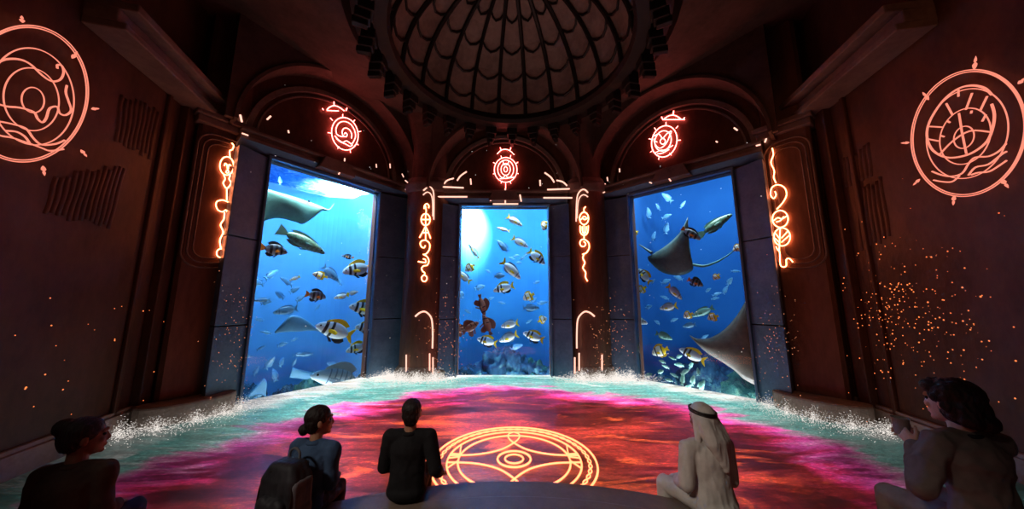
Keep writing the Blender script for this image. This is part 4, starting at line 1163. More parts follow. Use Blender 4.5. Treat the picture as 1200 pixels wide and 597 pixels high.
# rays and mantas: a lens-shaped wing sheet between a leading and a trailing edge
def ray_fish(side, name, lead, trail, depth, thick, mat_top, mat_belly, label, tail=None, eye=None, fins=()):
    F = BAYS[side]['F']
    P = lambda q: F.px(q[0], q[1], depth + (q[2] if len(q) > 2 else 0))
    Lp = smooth_path([P(q) for q in lead], False, 5)
    Tp = smooth_path([P(q) for q in trail], False, 5)
    n = min(len(Lp), len(Tp))
    Lp = [Lp[round(i*(len(Lp)-1)/(n-1))] for i in range(n)]; Tp = [Tp[round(i*(len(Tp)-1)/(n-1))] for i in range(n)]
    K = 12
    vs, fs = [], []
    for sgn in (-1, 1):
        for i in range(n):
            for j in range(K+1):
                s = j/K
                q = Lp[i].lerp(Tp[i], s)
                span = math.sin(PI*(i+0.5)/n)**0.7
                th = thick*span*math.sin(PI*s)**0.6*(1.2 - 0.5*s)
                vs.append(q + F.ey*th*sgn)
    B = n*(K+1)
    for sgn in (0, 1):
        for i in range(n-1):
            for j in range(K):
                a = sgn*B + i*(K+1)+j
                fs.append((a, a+1, a+K+2, a+K+1))
    for i in range(n-1):
        for j in (0, K):
            a = i*(K+1)+j
            fs.append((a, a+K+1, B+a+K+1, B+a))
    for i in (0, n-1):
        for j in range(K):
            a = i*(K+1)+j
            fs.append((a, a+1, B+a+1, B+a))
    r = empty(name, P(lead[len(lead)//2]), label, 'ray')
    o = MB().add(vs, fs).build('body', mat_top, r, smooth=True)
    if tail:
        pts = smooth_path([P(q) for q in tail], False, 6)
        MB().tube(pts, 0, 7, taper=[0.045*(1-0.85*i/(len(pts)-1)) for i in range(len(pts))]).build('tail', mat_belly, r, smooth=True)
    for f in fins:
        pts = smooth_path([P(q) for q in f], False, 6)
        MB().tube(pts, 0, 7, taper=[0.05*(1-0.7*i/(len(pts)-1)) for i in range(len(pts))]).build('head_fin', mat_top, r, smooth=True)
    if eye:
        MB().ball(P(eye), 0.035, None, 8, 6).build('eye', EYE_M, r, smooth=True)
    return r
M['manta'] = surf('manta_back', srgb(44, 56, 60), srgb(92, 116, 110), 1.5, 0.5, 0, 0.2)
M['manta_green'] = surf('ray_green', srgb(62, 116, 112), srgb(104, 160, 142), 1.5, 0.5, 0, 0.2)
M['manta_brown'] = surf('manta_brown', srgb(60, 62, 58), srgb(130, 112, 98), 1.1, 0.5, 0, 0.2)
M['ghost'] = surf('ray_pale', srgb(58, 104, 138), srgb(84, 132, 160), 1.5, 0.6, 0, 0.1)
ray_fish(LF, 'stingray', [(290,214), (318,223,-0.1), (345,231,-0.1), (366,238), (381,244)], [(285,268), (322,256,0.1), (345,260,0.1), (357,262,0.1), (379,246)], 0.95, 0.14, M['manta_green'], M['manta_green'],
         'large green stingray cut by the left edge at the top of the left window', [(378,245), (386,246), (392,238)], (362,236,-0.1))
ray_fish(LF, 'stingray', [(372,386), (360,376), (348,370), (338,372), (322,389)], [(372,388), (362,388), (350,389), (338,389), (322,391)], 1.1, 0.06, M['ghost'], M['ghost'],
         'pale ghostly ray left of the largest bream in the left window', [(372,387), (378,389), (384,394)])
ray_fish(LF, 'stingray', [(343,431), (354,434), (362,436), (370,438)], [(339,443), (350,444), (360,445), (369,441)], 1.4, 0.05, M['ghost'], M['ghost'],
         'small pale ray wing behind the head of the striped trevally in the left window')
ray_fish(LF, 'stingray', [(311,458), (313,449), (309,444), (301,452), (292,462)], [(312,466), (308,464), (304,463), (298,464), (291,466)], 1.6, 0.05, M['ghost'], M['ghost'],
         'pale ray low in the left corner of the left window')
ray_fish(RF, 'manta_ray', [(806,254,-0.25), (797,272,-0.1), (783,286), (768,296), (759,301)], [(808,300,-0.1), (812,316), (796,323), (775,319), (760,306)], 0.6, 0.12, M['manta'], M['manta_green'],
         'dark manta ray with one wing raised in the upper half of the right window', [(811,310), (825,312), (840,307), (852,300), (863,291)], (764,296,-0.05), [[(764,297), (757,292), (749,287)]])
ray_fish(RF, 'manta_ray', [(808,393), (818,397), (832,396), (848,387), (862,372), (872,356), (877,345)], [(809,395), (826,412), (845,424), (860,434), (874,446), (890,446), (884,380)], 0.5, 0.14, M['manta_brown'], M['manta_brown'],
         'large brown manta ray cut by the lower right edge of the right window')

# ------------------------------------------------------------------ people
def remeshed(mb, name, voxel, mat, sm=4, fold=0.0, fscale=9.0, stretch=(1, 1, 1), fac=0.5):
    me = mb.mesh('tmp')
    o = bpy.data.objects.new('tmp', me)
    COL.objects.link(o)
    r = o.modifiers.new('r', 'REMESH'); r.mode = 'VOXEL'; r.voxel_size = voxel; r.use_smooth_shade = True
    if sm:
        k = o.modifiers.new('s', 'SMOOTH'); k.iterations = sm; k.factor = fac
    dg = bpy.context.evaluated_depsgraph_get()
    dg.update()
    out = bpy.data.meshes.new_from_object(o.evaluated_get(dg))
    out.name = name
    bpy.data.objects.remove(o); bpy.data.meshes.remove(me)
    if fold:
        nr = [v.normal.copy() for v in out.vertices]
        for v, n_ in zip(out.vertices, nr):
            q = Vector((v.co.x*stretch[0], v.co.y*stretch[1], v.co.z*stretch[2]))*fscale
            h = noise.noise(q) + 0.5*noise.noise(q*2.1 + Vector((5, 1, 3)))
            v.co += n_*(fold*(h if fold < 0 else (1 - 2*abs(h))))
    for p in out.polygons: p.use_smooth = True
    out.materials.clear(); out.materials.append(mat)
    return out
def ik(a, b, l1, l2, pole):
    a, b, pole = Vector(a), Vector(b), Vector(pole)
    d = b - a
    L = min(max(d.length, 0.05), (l1+l2)*0.998)
    d.normalize()
    b = a + d*L
    x = (l1*l1 - l2*l2 + L*L)/(2*L)
    h = math.sqrt(max(l1*l1 - x*x, 0))
    n_ = (pole - a) - d*(pole - a).dot(d)
    n_ = n_.normalized() if n_.length > 1e-6 else d.orthogonal().normalized()
    return a + d*x + n_*h, b
def hand(mb, w, d, n_, s_, curl, spread=0.0):
    """palm and five fingers; d along the hand, n_ where the palm faces, s_ towards the thumb"""
    w, d = Vector(w), Vector(d).normalized()
    n_ = Vector(n_); n_ = (n_ - d*n_.dot(d)).normalized()
    s_ = Vector(s_); s_ = (s_ - d*s_.dot(d) - n_*s_.dot(n_)).normalized()
    for o in (0.030, 0.010, -0.010, -0.029):
        mb.cap(w + d*0.005 + s_*o*0.55, 0.015, w + d*0.085 + s_*o, 0.0115, 10)
    for o, k in ((0.031, 0.92), (0.0105, 1.0), (-0.0105, 0.95), (-0.031, 0.76)):
        p = w + d*0.088 + s_*o
        dd = (d + s_*o*2.0*spread).normalized()
        a = 0.0
        for seg, r0, r1 in ((0.042*k, 0.0095, 0.0088), (0.026*k, 0.0088, 0.008), (0.021*k, 0.008, 0.007)):
            a += curl
            e = (dd*math.cos(a) + n_*math.sin(a)).normalized()
            mb.cap(p, r0, p + e*seg, r1, 10)
            p = p + e*seg
    p = w + d*0.022 + s_*0.028
    for dirv, L, r0, r1 in ((d*0.62 + s_*0.62 + n_*0.35, 0.042, 0.0135, 0.0115), (d*0.85 + s_*0.22 + n_*0.45, 0.03, 0.011, 0.0098), (d*0.9 + n_*(0.3 + curl*0.5), 0.024, 0.0098, 0.008)):
        dirv = dirv.normalized()
        mb.cap(p, r0, p + dirv*L, r1, 10)
        p = p + dirv*L

SKIN = {k: surf('skin_' + k, a, b_, 20, 0.5, 0, 0.05) for k, a, b_ in (('tan', srgb(150, 104, 80), srgb(176, 126, 98)), ('brown', srgb(112, 74, 56), srgb(136, 92, 70)), ('fair', srgb(186, 140, 114), srgb(206, 160, 134)))}
def cloth(name, a, b_, rough=0.85):
    t = NT(name)
    co = t.coord()
    wv = t.noise(260, 2, 0.5, co)
    n1 = t.noise(7, 4, 0.6, co)
    t.bsdf(t.ramp(n1, [(0.3, a), (0.7, b_)]), rough, 0, 0.2, wv, 0.25, 0.002)
    return t.m
def hairmat(name, a, b_):
    t = NT(name)
    n1 = t.noise(46, 4, 0.6, t.scaled(t.coord(), (3.0, 1.0, 0.35)))
    t.bsdf(t.ramp(n1, [(0.35, a), (0.65, b_)]), 0.55, 0, 0.3, n1, 0.9, 0.008)
    return t.m
HAIR = hairmat('black_hair', srgb(14, 11, 11), srgb(44, 34, 32))

def person(label, loc, rotz, sc, S):
    Mw = Matrix.Translation(loc) @ Matrix.Rotation(rotz, 4, 'Z') @ Matrix.Scale(sc, 4)
    inv = Mw.inverted()
    lean = S.get('lean', 0.04)
    side = S.get('side', 0.0)
    tw = Matrix.Rotation(S.get('twist', 0.0), 3, 'Z')
    pelvis = Vector((0, 0, 0.10)); waist = Vector((side*0.3, lean*0.25, 0.27)); chest = Vector((side*0.7, lean*0.7, 0.43)); nb = Vector((side, lean, 0.585))
    sw = S.get('shoulder', 0.185)
    sh = {k: nb + tw @ Vector((k*sw, 0.0, -0.055 + S.get('shrug', 0.0))) for k in (-1, 1)}
    hc = nb + Vector((S.get('hx', 0.0), S.get('hfwd', 0.035), 0.162))
    Rh = (Matrix.Rotation(S.get('head_yaw', 0.0), 3, 'Z') @ Matrix.Rotation(S.get('head_pitch', 0.0), 3, 'X') @ Matrix.Rotation(S.get('head_roll', 0.0), 3, 'Y'))
    HS = S.get('head', 1.1)
    Hd = lambda x, y, z_: hc + Rh @ (Vector((x, y, z_))*HS)
    arms = {}
    for k in (-1, 1):
        tgt = S['hand_l' if k < 0 else 'hand_r']
        t_ = inv @ Vector(tgt[1]) if tgt[0] == 'world' else Vector(tgt[1])
        pole = S.get('elbow_l' if k < 0 else 'elbow_r', (k*0.34, -0.2, -0.2))
        pole = inv @ Vector(pole[1]) if pole[0] == 'world' else Vector(pole)
        el, wr = ik(sh[k], t_, 0.285, 0.255, pole)
        arms[k] = (el, wr)
    legs = {}
    for k in (-1, 1):
        kn = Vector(S.get('knee_l' if k < 0 else 'knee_r', (k*0.12, 0.43, 0.085)))
        an = Vector(S.get('ankle_l' if k < 0 else 'ankle_r', (kn.x, kn.y + 0.0, -S.get('drop', 0.33))))
        legs[k] = (Vector((k*0.09, 0.02, 0.085)), kn, an)
    fm = S.get('female', True)
    b = MB()
    # trunk
    b.ball(pelvis, (0.15, 0.10, 0.09)).ball(waist, (0.115, 0.082, 0.13)).ball(chest, (0.135, 0.088, 0.15), tw).cap(pelvis, 0.09, chest, 0.085)
    b.cap(chest + Vector((0, 0, 0.05)), 0.075, nb, 0.05)
    b.cap(nb - Vector((0, 0, 0.03)), 0.056 if fm else 0.062, Hd(0, -0.02, -0.05), 0.05 if fm else 0.056)
    for k in (-1, 1):
        b.cap(nb + Vector((0, 0, -0.03)), 0.048, sh[k], 0.046)
        el, wr = arms[k]
        b.cap(sh[k], 0.045, el, 0.036).cap(el, 0.036, wr, 0.025)
        hd = S.get('hdir_l' if k < 0 else 'hdir_r'); hn = S.get('hnor_l' if k < 0 else 'hnor_r', (0, 0, -1)); ht = S.get('hthumb_l' if k < 0 else 'hthumb_r', (-k, 0.2, 0))
        hd = Vector(hd) if hd else (wr - el).normalized()
        hand(b, wr, hd, hn, ht, S.get('curl_l' if k < 0 else 'curl_r', 0.3))
        hp, kn, an = legs[k]
        b.cap(hp, 0.075, kn, 0.05).cap(kn, 0.048, an, 0.034)
        b.cap(an + Vector((0, -0.03, -0.035)), 0.033, an + Vector((0, 0.13, -0.05)), 0.026)
    # head with a face
    b.ball(Hd(0, -0.012, 0.035), (0.073*HS, 0.090*HS, 0.080*HS), Rh, 20, 14).ball(Hd(0, 0.022, -0.028), (0.060*HS, 0.068*HS, 0.084*HS), Rh, 20, 14)
    b.ball(Hd(0, 0.040, -0.078), (0.042*HS, 0.042*HS, 0.034*HS), Rh).ball(Hd(0, 0.070, -0.096), (0.019*HS, 0.017*HS, 0.016*HS), Rh)
    b.cap(Hd(0, 0.083, 0.014), 0.008, Hd(0, 0.097, -0.026), 0.0115)
    for k in (-1, 1):
        b.ball(Hd(k*0.011, 0.09, -0.032), (0.009*HS, 0.011*HS, 0.008*HS), Rh, 10, 8)
        b.cap(Hd(k*0.014, 0.086, 0.032), 0.009, Hd(k*0.046, 0.072, 0.028), 0.009, 10)
        b.ball(Hd(k*0.038, 0.064, -0.024), (0.02*HS, 0.018*HS, 0.018*HS), Rh, 12, 8)
        b.ball(Hd(k*0.075, -0.006, -0.006), (0.010*HS, 0.020*HS, 0.031*HS), Rh, 12, 10)
    b.ball(Hd(0, 0.084, -0.057), (0.023*HS, 0.012*HS, 0.006*HS), Rh, 12, 8).ball(Hd(0, 0.082, -0.068), (0.020*HS, 0.012*HS, 0.007*HS), Rh, 12, 8)
    me = remeshed(b, 'person', 0.0055, SKIN[S.get('skin', 'tan')], 2)
    P = bpy.data.objects.new('person', me)
    COL.objects.link(P)
    P.matrix_world = Mw
    tag(P, label, 'person')
    def child(nm_, me_, lab=None):
        o = bpy.data.objects.new(nm_, me_)
        COL.objects.link(o); o.parent = P
        if lab: o['label'] = lab
        return o
    for k in (-1, 1):
        m = MB().ball(Hd(k*0.030, 0.0725, 0.008), 0.0095*HS, None, 12, 8)
        e = m.mesh('eye', True); e.materials.append(EYE_M); child('eye', e)
    # hair
    hs = S.get('hair')
    if hs:
        h = MB()
        h.ball(Hd(0, -0.024, 0.044), (0.083*HS, 0.096*HS, 0.086*HS), Rh, 20, 14).ball(Hd(0, -0.048, 0.0), (0.077*HS, 0.066*HS, 0.078*HS), Rh, 20, 14)
        if hs == 'short':
            h.ball(Hd(0, -0.055, -0.045), (0.062*HS, 0.045*HS, 0.05*HS), Rh)
            for k in (-1, 1): h.cap(Hd(k*0.074, 0.012, 0.02), 0.012, Hd(k*0.073, 0.008, -0.03), 0.009)
        elif hs == 'low_bun':
            h.ball(Hd(0, -0.05, -0.04), (0.064*HS, 0.05*HS, 0.05*HS), Rh).ball(Hd(-0.01, -0.112, -0.05), (0.047*HS, 0.04*HS, 0.042*HS), Rh)
        elif hs == 'high_bun':
            h.ball(Hd(0, -0.04, 0.02), (0.082*HS, 0.08*HS, 0.085*HS), Rh).ball(Hd(-0.008, -0.092, 0.085), (0.056*HS, 0.052*HS, 0.05*HS), Rh).cap(Hd(-0.02, -0.075, -0.045), 0.032, Hd(0.02, -0.085, 0.06), 0.034)
        elif hs == 'wavy':
            h.ball(Hd(0, -0.05, -0.02), (0.092*HS, 0.085*HS, 0.092*HS), Rh).ball(Hd(0, -0.028, 0.05), (0.094*HS, 0.1*HS, 0.088*HS), Rh)
            for q, r_ in (((-0.05, -0.09, -0.06), 0.046), ((0.0, -0.112, -0.07), 0.05), ((0.05, -0.09, -0.075), 0.048), ((0.075, -0.05, -0.04), 0.036), ((-0.078, -0.03, -0.01), 0.03), ((0.06, 0.04, 0.085), 0.032), ((-0.05, 0.045, 0.085), 0.034), ((0.0, 0.05, 0.1), 0.03), ((0.083, 0.0, 0.03), 0.022), ((-0.084, 0.012, 0.03), 0.02)):
                h.ball(Hd(*q), r_, Rh)
        child('hair', remeshed(h, 'hair', 0.007, HAIR, 2, S.get('hair_wave', 0.005), 18, (2.2, 1, 0.7)))
    # top
    T = S['top']
    g = S.get('loose', 0.014)
    c_ = MB()
    bx = S.get('boxy', 1.0)
    c_.ball(pelvis + Vector((0, -0.01, -0.01)), (0.168 + g, 0.115 + g, 0.088), None).ball(waist, (0.135*bx + g, 0.098 + g, 0.14)).ball(chest, (0.155 + g, 0.106 + g, 0.16), tw).cap(pelvis + Vector((0, 0, 0.01)), 0.105 + g, chest, 0.098 + g)
    for k in (-1, 1):
        c_.cap(pelvis + Vector((k*0.075, -0.01, 0.0)), 0.082 + g, waist + Vector((k*0.055*bx, 0, 0)), 0.076 + g).cap(waist + Vector((k*0.055*bx, 0, 0)), 0.076 + g, chest + tw @ Vector((k*0.075, 0, 0.03)), 0.08 + g)
    c_.cap(pelvis + Vector((0, -0.012, 0.0)), 0.088 + g, waist, 0.082 + g).cap(waist, 0.082 + g, chest + Vector((0, -0.004, 0.05)), 0.088 + g)
    c_.cap(chest + Vector((0, 0, 0.05)), 0.085 + g, nb - Vector((0, 0, 0.03)), 0.052 + g)
    slv = S.get('sleeve', 1.0)
    for k in (-1, 1):
        el, wr = arms[k]
        c_.cap(nb + Vector((0, 0, -0.035)), 0.046 + g, sh[k], 0.05 + g)
        if slv >= 1: c_.cap(sh[k], 0.052 + g, el, 0.044 + g).cap(el, 0.044 + g, el.lerp(wr, 0.93), 0.032 + g)
        else: c_.cap(sh[k], 0.047 + g, sh[k].lerp(el, slv), 0.043 + g)
    if S.get('robe'):
        for k in (-1, 1):
            hp, kn, an = legs[k]
            c_.cap(hp, 0.09, kn, 0.072).cap(kn, 0.072, kn.lerp(an, 0.75), 0.085)
        c_.cap(legs[-1][1], 0.06, legs[1][1], 0.06).cap(legs[-1][2], 0.05, legs[1][2], 0.05).cap(legs[-1][1].lerp(legs[-1][2], 0.5), 0.05, legs[1][1].lerp(legs[1][2], 0.5), 0.05)
    o = child(T[0], remeshed(c_, T[0], 0.008, T[1], 10, S.get('fold', 0.006), 8.5, S.get('fstretch', (1, 1, 0.75))), T[2] if len(T) > 2 else None)
    # collar
    cl = MB()
    cr_ = 0.062 if fm else 0.066
    ring = [nb + Vector((cr_*math.cos(a), cr_*1.02*math.sin(a) + 0.004, -0.012 + 0.012*math.sin(-a))) for a in [2*PI*i/24 for i in range(24)]]
    cl.tube(ring, 0.013 if not S.get('tall_collar') else 0.02, 8, True)
    child('collar', remeshed(cl, 'collar', 0.006, S.get('collar', T[1]), 2))
    if not S.get('robe'):
        tr = MB()
        tr.ball(pelvis + Vector((0, 0, -0.02)), (0.155, 0.108, 0.075))
        for k in (-1, 1):
            hp, kn, an = legs[k]
            tr.cap(hp, 0.088, kn, 0.064).cap(kn, 0.064, an + Vector((0, 0, 0.03)), 0.05)
        child('trousers', remeshed(tr, 'trousers', 0.009, S['legs'], 4, 0.005, 8))
    for k in (-1, 1):
        an = legs[k][2]
        sh_ = MB().cap(an + Vector((0, -0.035, -0.035)), 0.042, an + Vector((0, 0.15, -0.05)), 0.034).cap(an + Vector((0, -0.01, 0.01)), 0.044, an + Vector((0, 0.02, -0.03)), 0.042)
        child('shoe', remeshed(sh_, 'shoe', 0.008, S['shoes'], 3))
    return P, Mw, Hd, dict(nb=nb, sh=sh, arms=arms, chest=chest, waist=waist)

C_navy = cloth('navy_cotton', srgb(44, 62, 88), srgb(70, 92, 122))
C_black = cloth('black_suit', srgb(16, 15, 17), srgb(30, 28, 30))
C_white = cloth('white_cotton', srgb(176, 168, 160), srgb(206, 198, 190))
C_brown = cloth('brown_knit', srgb(58, 44, 38), srgb(84, 66, 58))
C_taupe = cloth('taupe_jersey', srgb(92, 82, 78), srgb(122, 110, 104))
C_beige = cloth('beige_trousers', srgb(104, 92, 82), srgb(132, 118, 106))
C_dark = cloth('dark_trousers', srgb(26, 24, 28), srgb(44, 40, 44))
LEATHER = surf('dark_leather', srgb(20, 17, 16), srgb(40, 34, 31), 12, 0.4, 0, 0.2)

p1 = person('seated woman in a navy jacket with a low hair bun, looking right', (-1.77, 2.98, 0.42), math.radians(-10), 0.97,
    dict(skin='tan', hair='low_bun', head_yaw=math.radians(-46), lean=0.05, side=0.02, hand_l=('l', (-0.06, 0.27, 0.19)), hand_r=('l', (0.07, 0.28, 0.19)), boxy=0.92,
         knee_l=(-0.10, 0.38, 0.05), knee_r=(0.05, 0.38, 0.05), hthumb_l=(0.7, 0.7, 0.2), hthumb_r=(-0.7, 0.7, 0.2), top=('jacket', C_navy), legs=C_dark, shoes=LEATHER, tall_collar=True, fold=0.007))
p2 = person('seated man in a black suit seen from behind, left of the floor emblem', (-0.97, 3.2, 0.42), math.radians(2), 0.97,
    dict(skin='tan', female=False, hair='short', head_yaw=math.radians(6), lean=0.03, shoulder=0.19, shrug=0.015, hand_l=('l', (-0.1, 0.26, 0.19)), hand_r=('l', (0.27, 0.17, 0.15)), elbow_r=(0.33, -0.4, 0.3), elbow_l=(-0.45, -0.15, 0.1), boxy=1.1,
         knee_l=(-0.09, 0.43, 0.07), knee_r=(0.09, 0.43, 0.07), hdir_r=(0.25, 0.9, -0.3), hnor_r=(0, 0.2, -1), hthumb_r=(-0.5, 0.7, 0.0), hthumb_l=(0.7, 0.7, 0.2), top=('jacket', C_black), legs=C_black, shoes=LEATHER, tall_collar=True, loose=0.02, fold=0.004))
p3, M3, H3, J3 = person('seated man in a white robe and head scarf with a black cord', (1.74, 2.99, 0.42), math.radians(8), 0.98,
    dict(skin='brown', female=False, hair=None, head_yaw=math.radians(20), head_pitch=math.radians(-4), lean=0.05, shoulder=0.185, robe=True, loose=0.02, fold=0.006, fstretch=(1.3, 1.3, 0.3),
         knee_l=(-0.24, 0.36, 0.09), knee_r=(0.08, 0.43, 0.07), hand_l=('l', (-0.17, 0.24, 0.17)), hand_r=('l', (0.08, 0.26, 0.19)), elbow_l=(-0.4, -0.2, 0.0),
         hthumb_l=(0.7, 0.7, 0.2), hthumb_r=(-0.7, 0.7, 0.2), top=('robe', C_white), legs=C_white, shoes=LEATHER))
# head scarf and its cord
gh = MB()
gh.ball(H3(0, -0.012, 0.05), (0.098, 0.114, 0.098), None, 20, 14).ball(H3(0, -0.045, 0.0), (0.1, 0.085, 0.1))
for x0, x1, y1, z1 in ((-0.06, -0.075, -0.13, -0.24), (-0.03, -0.035, -0.135, -0.29), (0.0, 0.0, -0.14, -0.33), (0.03, 0.04, -0.135, -0.3), (0.06, 0.075, -0.13, -0.26)):
    gh.cap(H3(x0, -0.055, 0.0), 0.06, H3(x1, y1 + 0.02, -0.14), 0.058).cap(H3(x1, y1 + 0.02, -0.14), 0.058, H3(x1*0.6, y1, z1), 0.03)
for k in (-1, 1):
    gh.cap(H3(k*0.082, 0.0, 0.03), 0.022, H3(k*0.1, -0.01, -0.14), 0.03).cap(H3(k*0.1, -0.01, -0.14), 0.03, H3(k*0.13, 0.01, -0.2), 0.022)
o = bpy.data.objects.new('head_scarf', remeshed(gh, 'head_scarf', 0.007, C_white, 14, 0.005, 10, (1.5, 1.5, 0.3))); COL.objects.link(o); o.parent = p3
ag = MB()
for dz in (0.0, 0.017):
    ag.tube([H3(0.0875*math.cos(a), -0.018 + 0.102*math.sin(a), 0.062 + dz + 0.02*math.sin(a)) for a in [2*PI*i/40 for i in range(40)]], 0.0095, 8, True)
me = ag.mesh('head_cord', True); me.materials.append(LEATHER)
o = bpy.data.objects.new('head_cord', me); COL.objects.link(o); o.parent = p3; o['label'] = 'black doubled cord holding the scarf'

p4 = person('girl with her hair in a bun at the far left, looking right', (-2.90, 2.26, 0.58), math.radians(14), 0.95,
    dict(skin='brown', hair='high_bun', head_yaw=math.radians(-52), lean=0.04, shoulder=0.165, hand_l=('l', (-0.08, 0.26, 0.19)), hand_r=('l', (0.10, 0.27, 0.19)),
         hthumb_l=(0.7, 0.7, 0.2), hthumb_r=(-0.7, 0.7, 0.2), top=('shirt', C_brown), legs=C_dark, shoes=LEATHER, drop=0.46))
CUP = Vector((2.52, 2.19, 1.415))
p5 = person('woman with wavy dark hair in a taupe top at the far right, raising a cup', (2.66, 1.97, 0.87), math.radians(-3), 0.98,
    dict(skin='fair', hair='wavy', hair_wave=0.009, head_yaw=math.radians(12), lean=0.03, shoulder=0.172, boxy=0.9, knee_l=(-0.13, 0.40, 0.05), fold=0.010, collar=C_dark,
         hand_l=('world', CUP + Vector((-0.035, -0.09, -0.085))), hand_r=('world', CUP + Vector((0.085, -0.05, -0.09))), elbow_l=('world', Vector((2.25, 2.15, 0.9))), elbow_r=('world', Vector((3.1, 2.2, 0.8))),
         hdir_l=(0.1, 0.75, 0.55), hnor_l=(1, 0.1, 0), hthumb_l=(0.1, 0.1, 1), curl_l=0.55, hdir_r=(-0.15, 0.9, 0.35), hnor_r=(-1, 0.1, 0), hthumb_r=(-0.1, 0.1, 1), curl_r=0.55,
         top=('shirt', C_taupe), sleeve=1.0, legs=C_beige, shoes=LEATHER, drop=0.62))
cup = empty('cup', CUP + Vector((0, 0, -0.05)), 'grey drinking cup raised in both hands by the woman on the far right', 'cup')
MB().lathe([(0.001, 0.0), (0.031, 0.0), (0.033, 0.004), (0.041, 0.095), (0.0425, 0.098), (0.0425, 0.101), (0.039, 0.1), (0.031, 0.012), (0.001, 0.01)], CUP + Vector((0, 0, -0.05)), 32).build('body', surf('cup_card', srgb(110, 104, 100), srgb(134, 128, 122), 8, 0.6, 0, 0.05), cup, smooth=True)
MB().lathe([(0.001, 0.078), (0.036, 0.078)], CUP + Vector((0, 0, -0.05)), 28).build('drink', surf('dark_coffee', srgb(30, 18, 12), srgb(40, 24, 16), 3, 0.1, 0, 0), cup)

# backpack on the woman's back, standing on the bench
bpk = empty('backpack', (-1.79, 2.76, 0.43), 'dark grey backpack on the back of the woman in the navy jacket', 'bag')
Rb = Matrix.Rotation(math.radians(-16), 3, 'Z')
B0 = Vector((-1.79, 2.755, 0.43))
def bp(x, y, z_): return B0 + Rb @ Vector((x*1.04, y, z_*1.13))
def pack_shape(hw, hd, z0, z1, r_, yc=0.0, top=0.75):
    m = MB()
    for sx in (-1, 1):
        for sy in (-1, 1):
            a = bp(sx*(hw-r_), yc + sy*(hd-r_), z0+r_); b_ = bp(sx*(hw-r_)*0.98, yc + sy*(hd-r_), z0 + (z1-z0)*top); c2 = bp(sx*(hw-r_)*0.66, yc + sy*(hd-r_)*0.7, z1-r_)
            m.cap(a, r_, b_, r_).cap(b_, r_, c2, r_)
    n_ = 5
    for i in range(n_):
        for j in range(3):
            x = (-1 + 2*i/(n_-1))*(hw-r_); y = yc + (-1 + j)*(hd-r_)
            m.cap(bp(x, y, z0+r_), r_, bp(x*0.98, y, z0+(z1-z0)*top), r_).cap(bp(x*0.98, y, z0+(z1-z0)*top), r_, bp(x*0.66, y*0.7, z1-r_), r_)
    return m
PACK = cloth('pack_nylon', srgb(30, 29, 32), srgb(52, 50, 54), 0.6)
PACK2 = cloth('pack_grey_panel', srgb(74, 72, 76), srgb(104, 102, 106), 0.6)
link_mesh('body', remeshed(pack_shape(0.17, 0.105, 0.0, 0.47, 0.05), 'body', 0.009, PACK, 4, 0.003, 8), PACK, bpk)
link_mesh('front_pocket', remeshed(pack_shape(0.13, 0.05, 0.03, 0.28, 0.035, -0.105, 0.8), 'front_pocket', 0.008, PACK, 3, 0.003, 8), PACK, bpk)
sp_ = MB()
for y_ in (-0.055, -0.03, 0.0, 0.03, 0.055):
    sp_.cap(bp(0.148, y_, 0.07), 0.034, bp(0.145, y_, 0.34), 0.034)
    sp_.cap(bp(0.160, y_, 0.07), 0.032, bp(0.160, y_, 0.18), 0.032)
o = link_mesh('side_panel', remeshed(sp_, 'side_panel', 0.008, PACK2, 5), PACK2, bpk); o['label'] = 'lighter grey side panel'
MB().tube(smooth_path([bp(-0.05, 0.05, 0.45), bp(-0.045, 0.05, 0.50), bp(0.0, 0.05, 0.525), bp(0.045, 0.05, 0.50), bp(0.05, 0.05, 0.45)], False, 5), 0.010, 8).build('handle', PACK2, bpk, smooth=True)
for x in (-0.11, 0.0):
    MB().tube(smooth_path([bp(x, 0.10, 0.28), bp(x, 0.115, 0.34), bp(x + 0.02, 0.15, 0.39), bp(x + 0.03, 0.2, 0.39), bp(x + 0.03, 0.27, 0.34)], False, 5), 0.018, 8).build('strap', PACK, bpk, smooth=True)
MB().tube(smooth_path([bp(-0.15, -0.108, 0.14), bp(-0.155, -0.09, 0.30), bp(-0.1, -0.085, 0.40), bp(0.0, -0.08, 0.425), bp(0.1, -0.085, 0.40), bp(0.155, -0.09, 0.30), bp(0.15, -0.108, 0.14)], False, 5), 0.006, 6).build('zip', LEATHER, bpk, smooth=True)

# ------------------------------------------------------------------ projected embers, spray of light at the wall feet
def specks(name, pts, mat, label, cat, r0, r1, flat=None):
    m = MB()
    for p in pts:
        r_ = random.uniform(r0, r1)
        m.octa(p, (r_*flat, r_*flat, r_*0.7) if flat else (r_, r_, r_))
    o = m.build(name, mat)
    return tag(o, label, cat, None, 'stuff')
G = random.gauss
pts = []  # projected spots of light, built as glowing specks off the wall
for k in range(330):
    u = 1075 + G(0, 46); v = 375 + G(0, 48)
    if random.random() < 0.35: u = 1040 + G(0, 22); v = 360 + G(0, 30)
    if u < 965: u = 965 + random.random()*60
    p = wl('right', u, v, 0.10 + 0.5*random.random())
    if p.z > 0.15 and p.y > 1.2: pts.append(p)
specks('glimmer_swarm', pts, M['ember'], 'swarm of orange projected embers drifting along the right wall', 'glimmers', 0.003, 0.013)
pts = [wl('left', random.uniform(5, 200), random.uniform(345, 500), 0.1 + 0.3*random.random()) for k in range(24)]
specks('glimmer_swarm', [p for p in pts if p.z > 0.1 and p.y > 1], M['ember'], 'few projected orange embers scattered low along the left wall', 'glimmers', 0.006, 0.014)
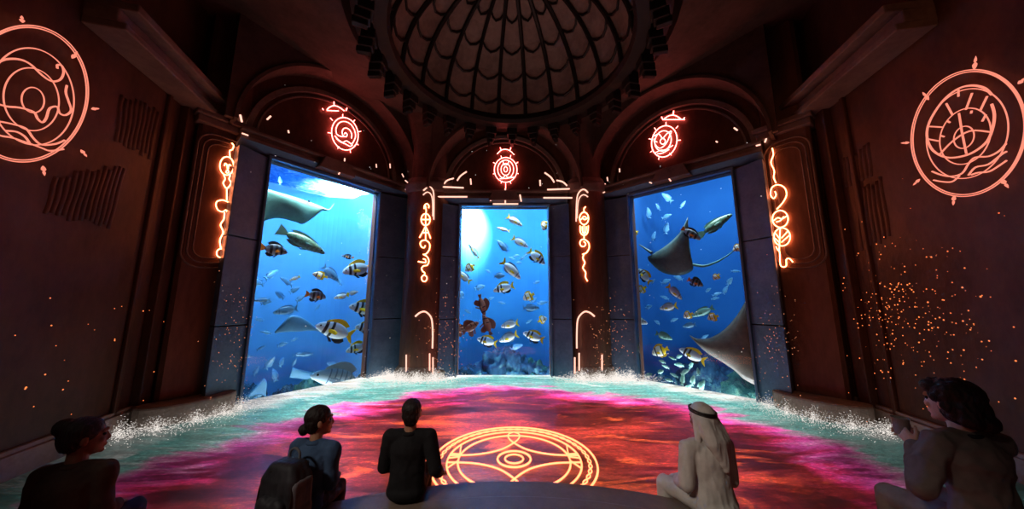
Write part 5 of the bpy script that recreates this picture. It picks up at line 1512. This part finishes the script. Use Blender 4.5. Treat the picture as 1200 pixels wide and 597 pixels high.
for side, cu, lab in (('left', 520, 'sprinkle of small embers projected in front of the pillar left of the middle window'), ('right', 715, 'sprinkle of small embers projected in front of the pillar right of the middle window')):
    pts = [at_y(cu + G(0, 14), 398 + G(0, 26), PIL[side][1] - PIL[side][3] - 0.08 - 0.3*random.random()) for k in range(130)]
    specks('glimmer_swarm', [p for p in pts if p.z > 0.05], M['glimmer_soft'], lab, 'glimmers', 0.006, 0.016)
for side, cu, lab in (('left', 274, 'sprinkle of small embers projected beside the left edge of the left window'), ('right', 908, 'sprinkle of small embers projected beside the right edge of the right window')):
    F = BAYS[side]['F']
    pts = [F.px(cu + G(0, 14), 405 + G(0, 36), -0.55 - 0.2*random.random()) for k in range(110)]
    specks('glimmer_swarm', [p for p in pts if p.z > 0.05], M['glimmer_soft'], lab, 'glimmers', 0.004, 0.012)
# projected splash of white light, built as glowing specks along the wall feet
def spray(lab, spots, n, spread, hgt, big=1.0):
    pts = []
    for k in range(n):      # each droplet of light scatters out from one of the wall feet
        c0 = Vector(random.choice(spots))
        a = random.uniform(0, 2*PI); d_ = abs(G(0, spread))
        p = c0 + Vector((math.cos(a)*d_, math.sin(a)*d_*0.55, 0))
        p.z = 0.012 + abs(G(0, hgt))*math.exp(-d_*0.9)
        pts.append(p)
    specks('light_spray', pts, M['white_glow'], lab, 'light spray', 0.0015*big, 0.006*big, 1.8)
spray('sparkling white spray of light at the foot of the pillar left of the middle window', [(-3.2, 9.5, 0), (-2.7, 9.35, 0), (-2.2, 9.45, 0), (-3.6, 9.6, 0)], 9000, 0.45, 0.13, 1.7)
spray('sparkling white spray of light at the foot of the pillar right of the middle window', [(2.0, 9.45, 0), (2.5, 9.35, 0), (3.0, 9.5, 0), (3.4, 9.5, 0)], 9000, 0.45, 0.13, 1.7)
FL = FACE['left']; FR = FACE['right']
spray('sparkling white spray of light around the plinth of the outer left pillar', [FL.P(0.75, -0.5, 0), FL.P(0.4, -0.72, 0), FL.P(0, -0.75, 0), FL.P(-0.5, -0.7, 0), FL.P(-0.9, -0.6, 0)], 5000, 0.36, 0.11)
spray('sparkling white spray of light around the plinth of the outer right pillar', [FR.P(-0.75, -0.5, 0), FR.P(-0.4, -0.72, 0), FR.P(0, -0.75, 0), FR.P(0.5, -0.7, 0), FR.P(0.9, -0.6, 0)], 5000, 0.36, 0.11)
# tiny glints on the stone
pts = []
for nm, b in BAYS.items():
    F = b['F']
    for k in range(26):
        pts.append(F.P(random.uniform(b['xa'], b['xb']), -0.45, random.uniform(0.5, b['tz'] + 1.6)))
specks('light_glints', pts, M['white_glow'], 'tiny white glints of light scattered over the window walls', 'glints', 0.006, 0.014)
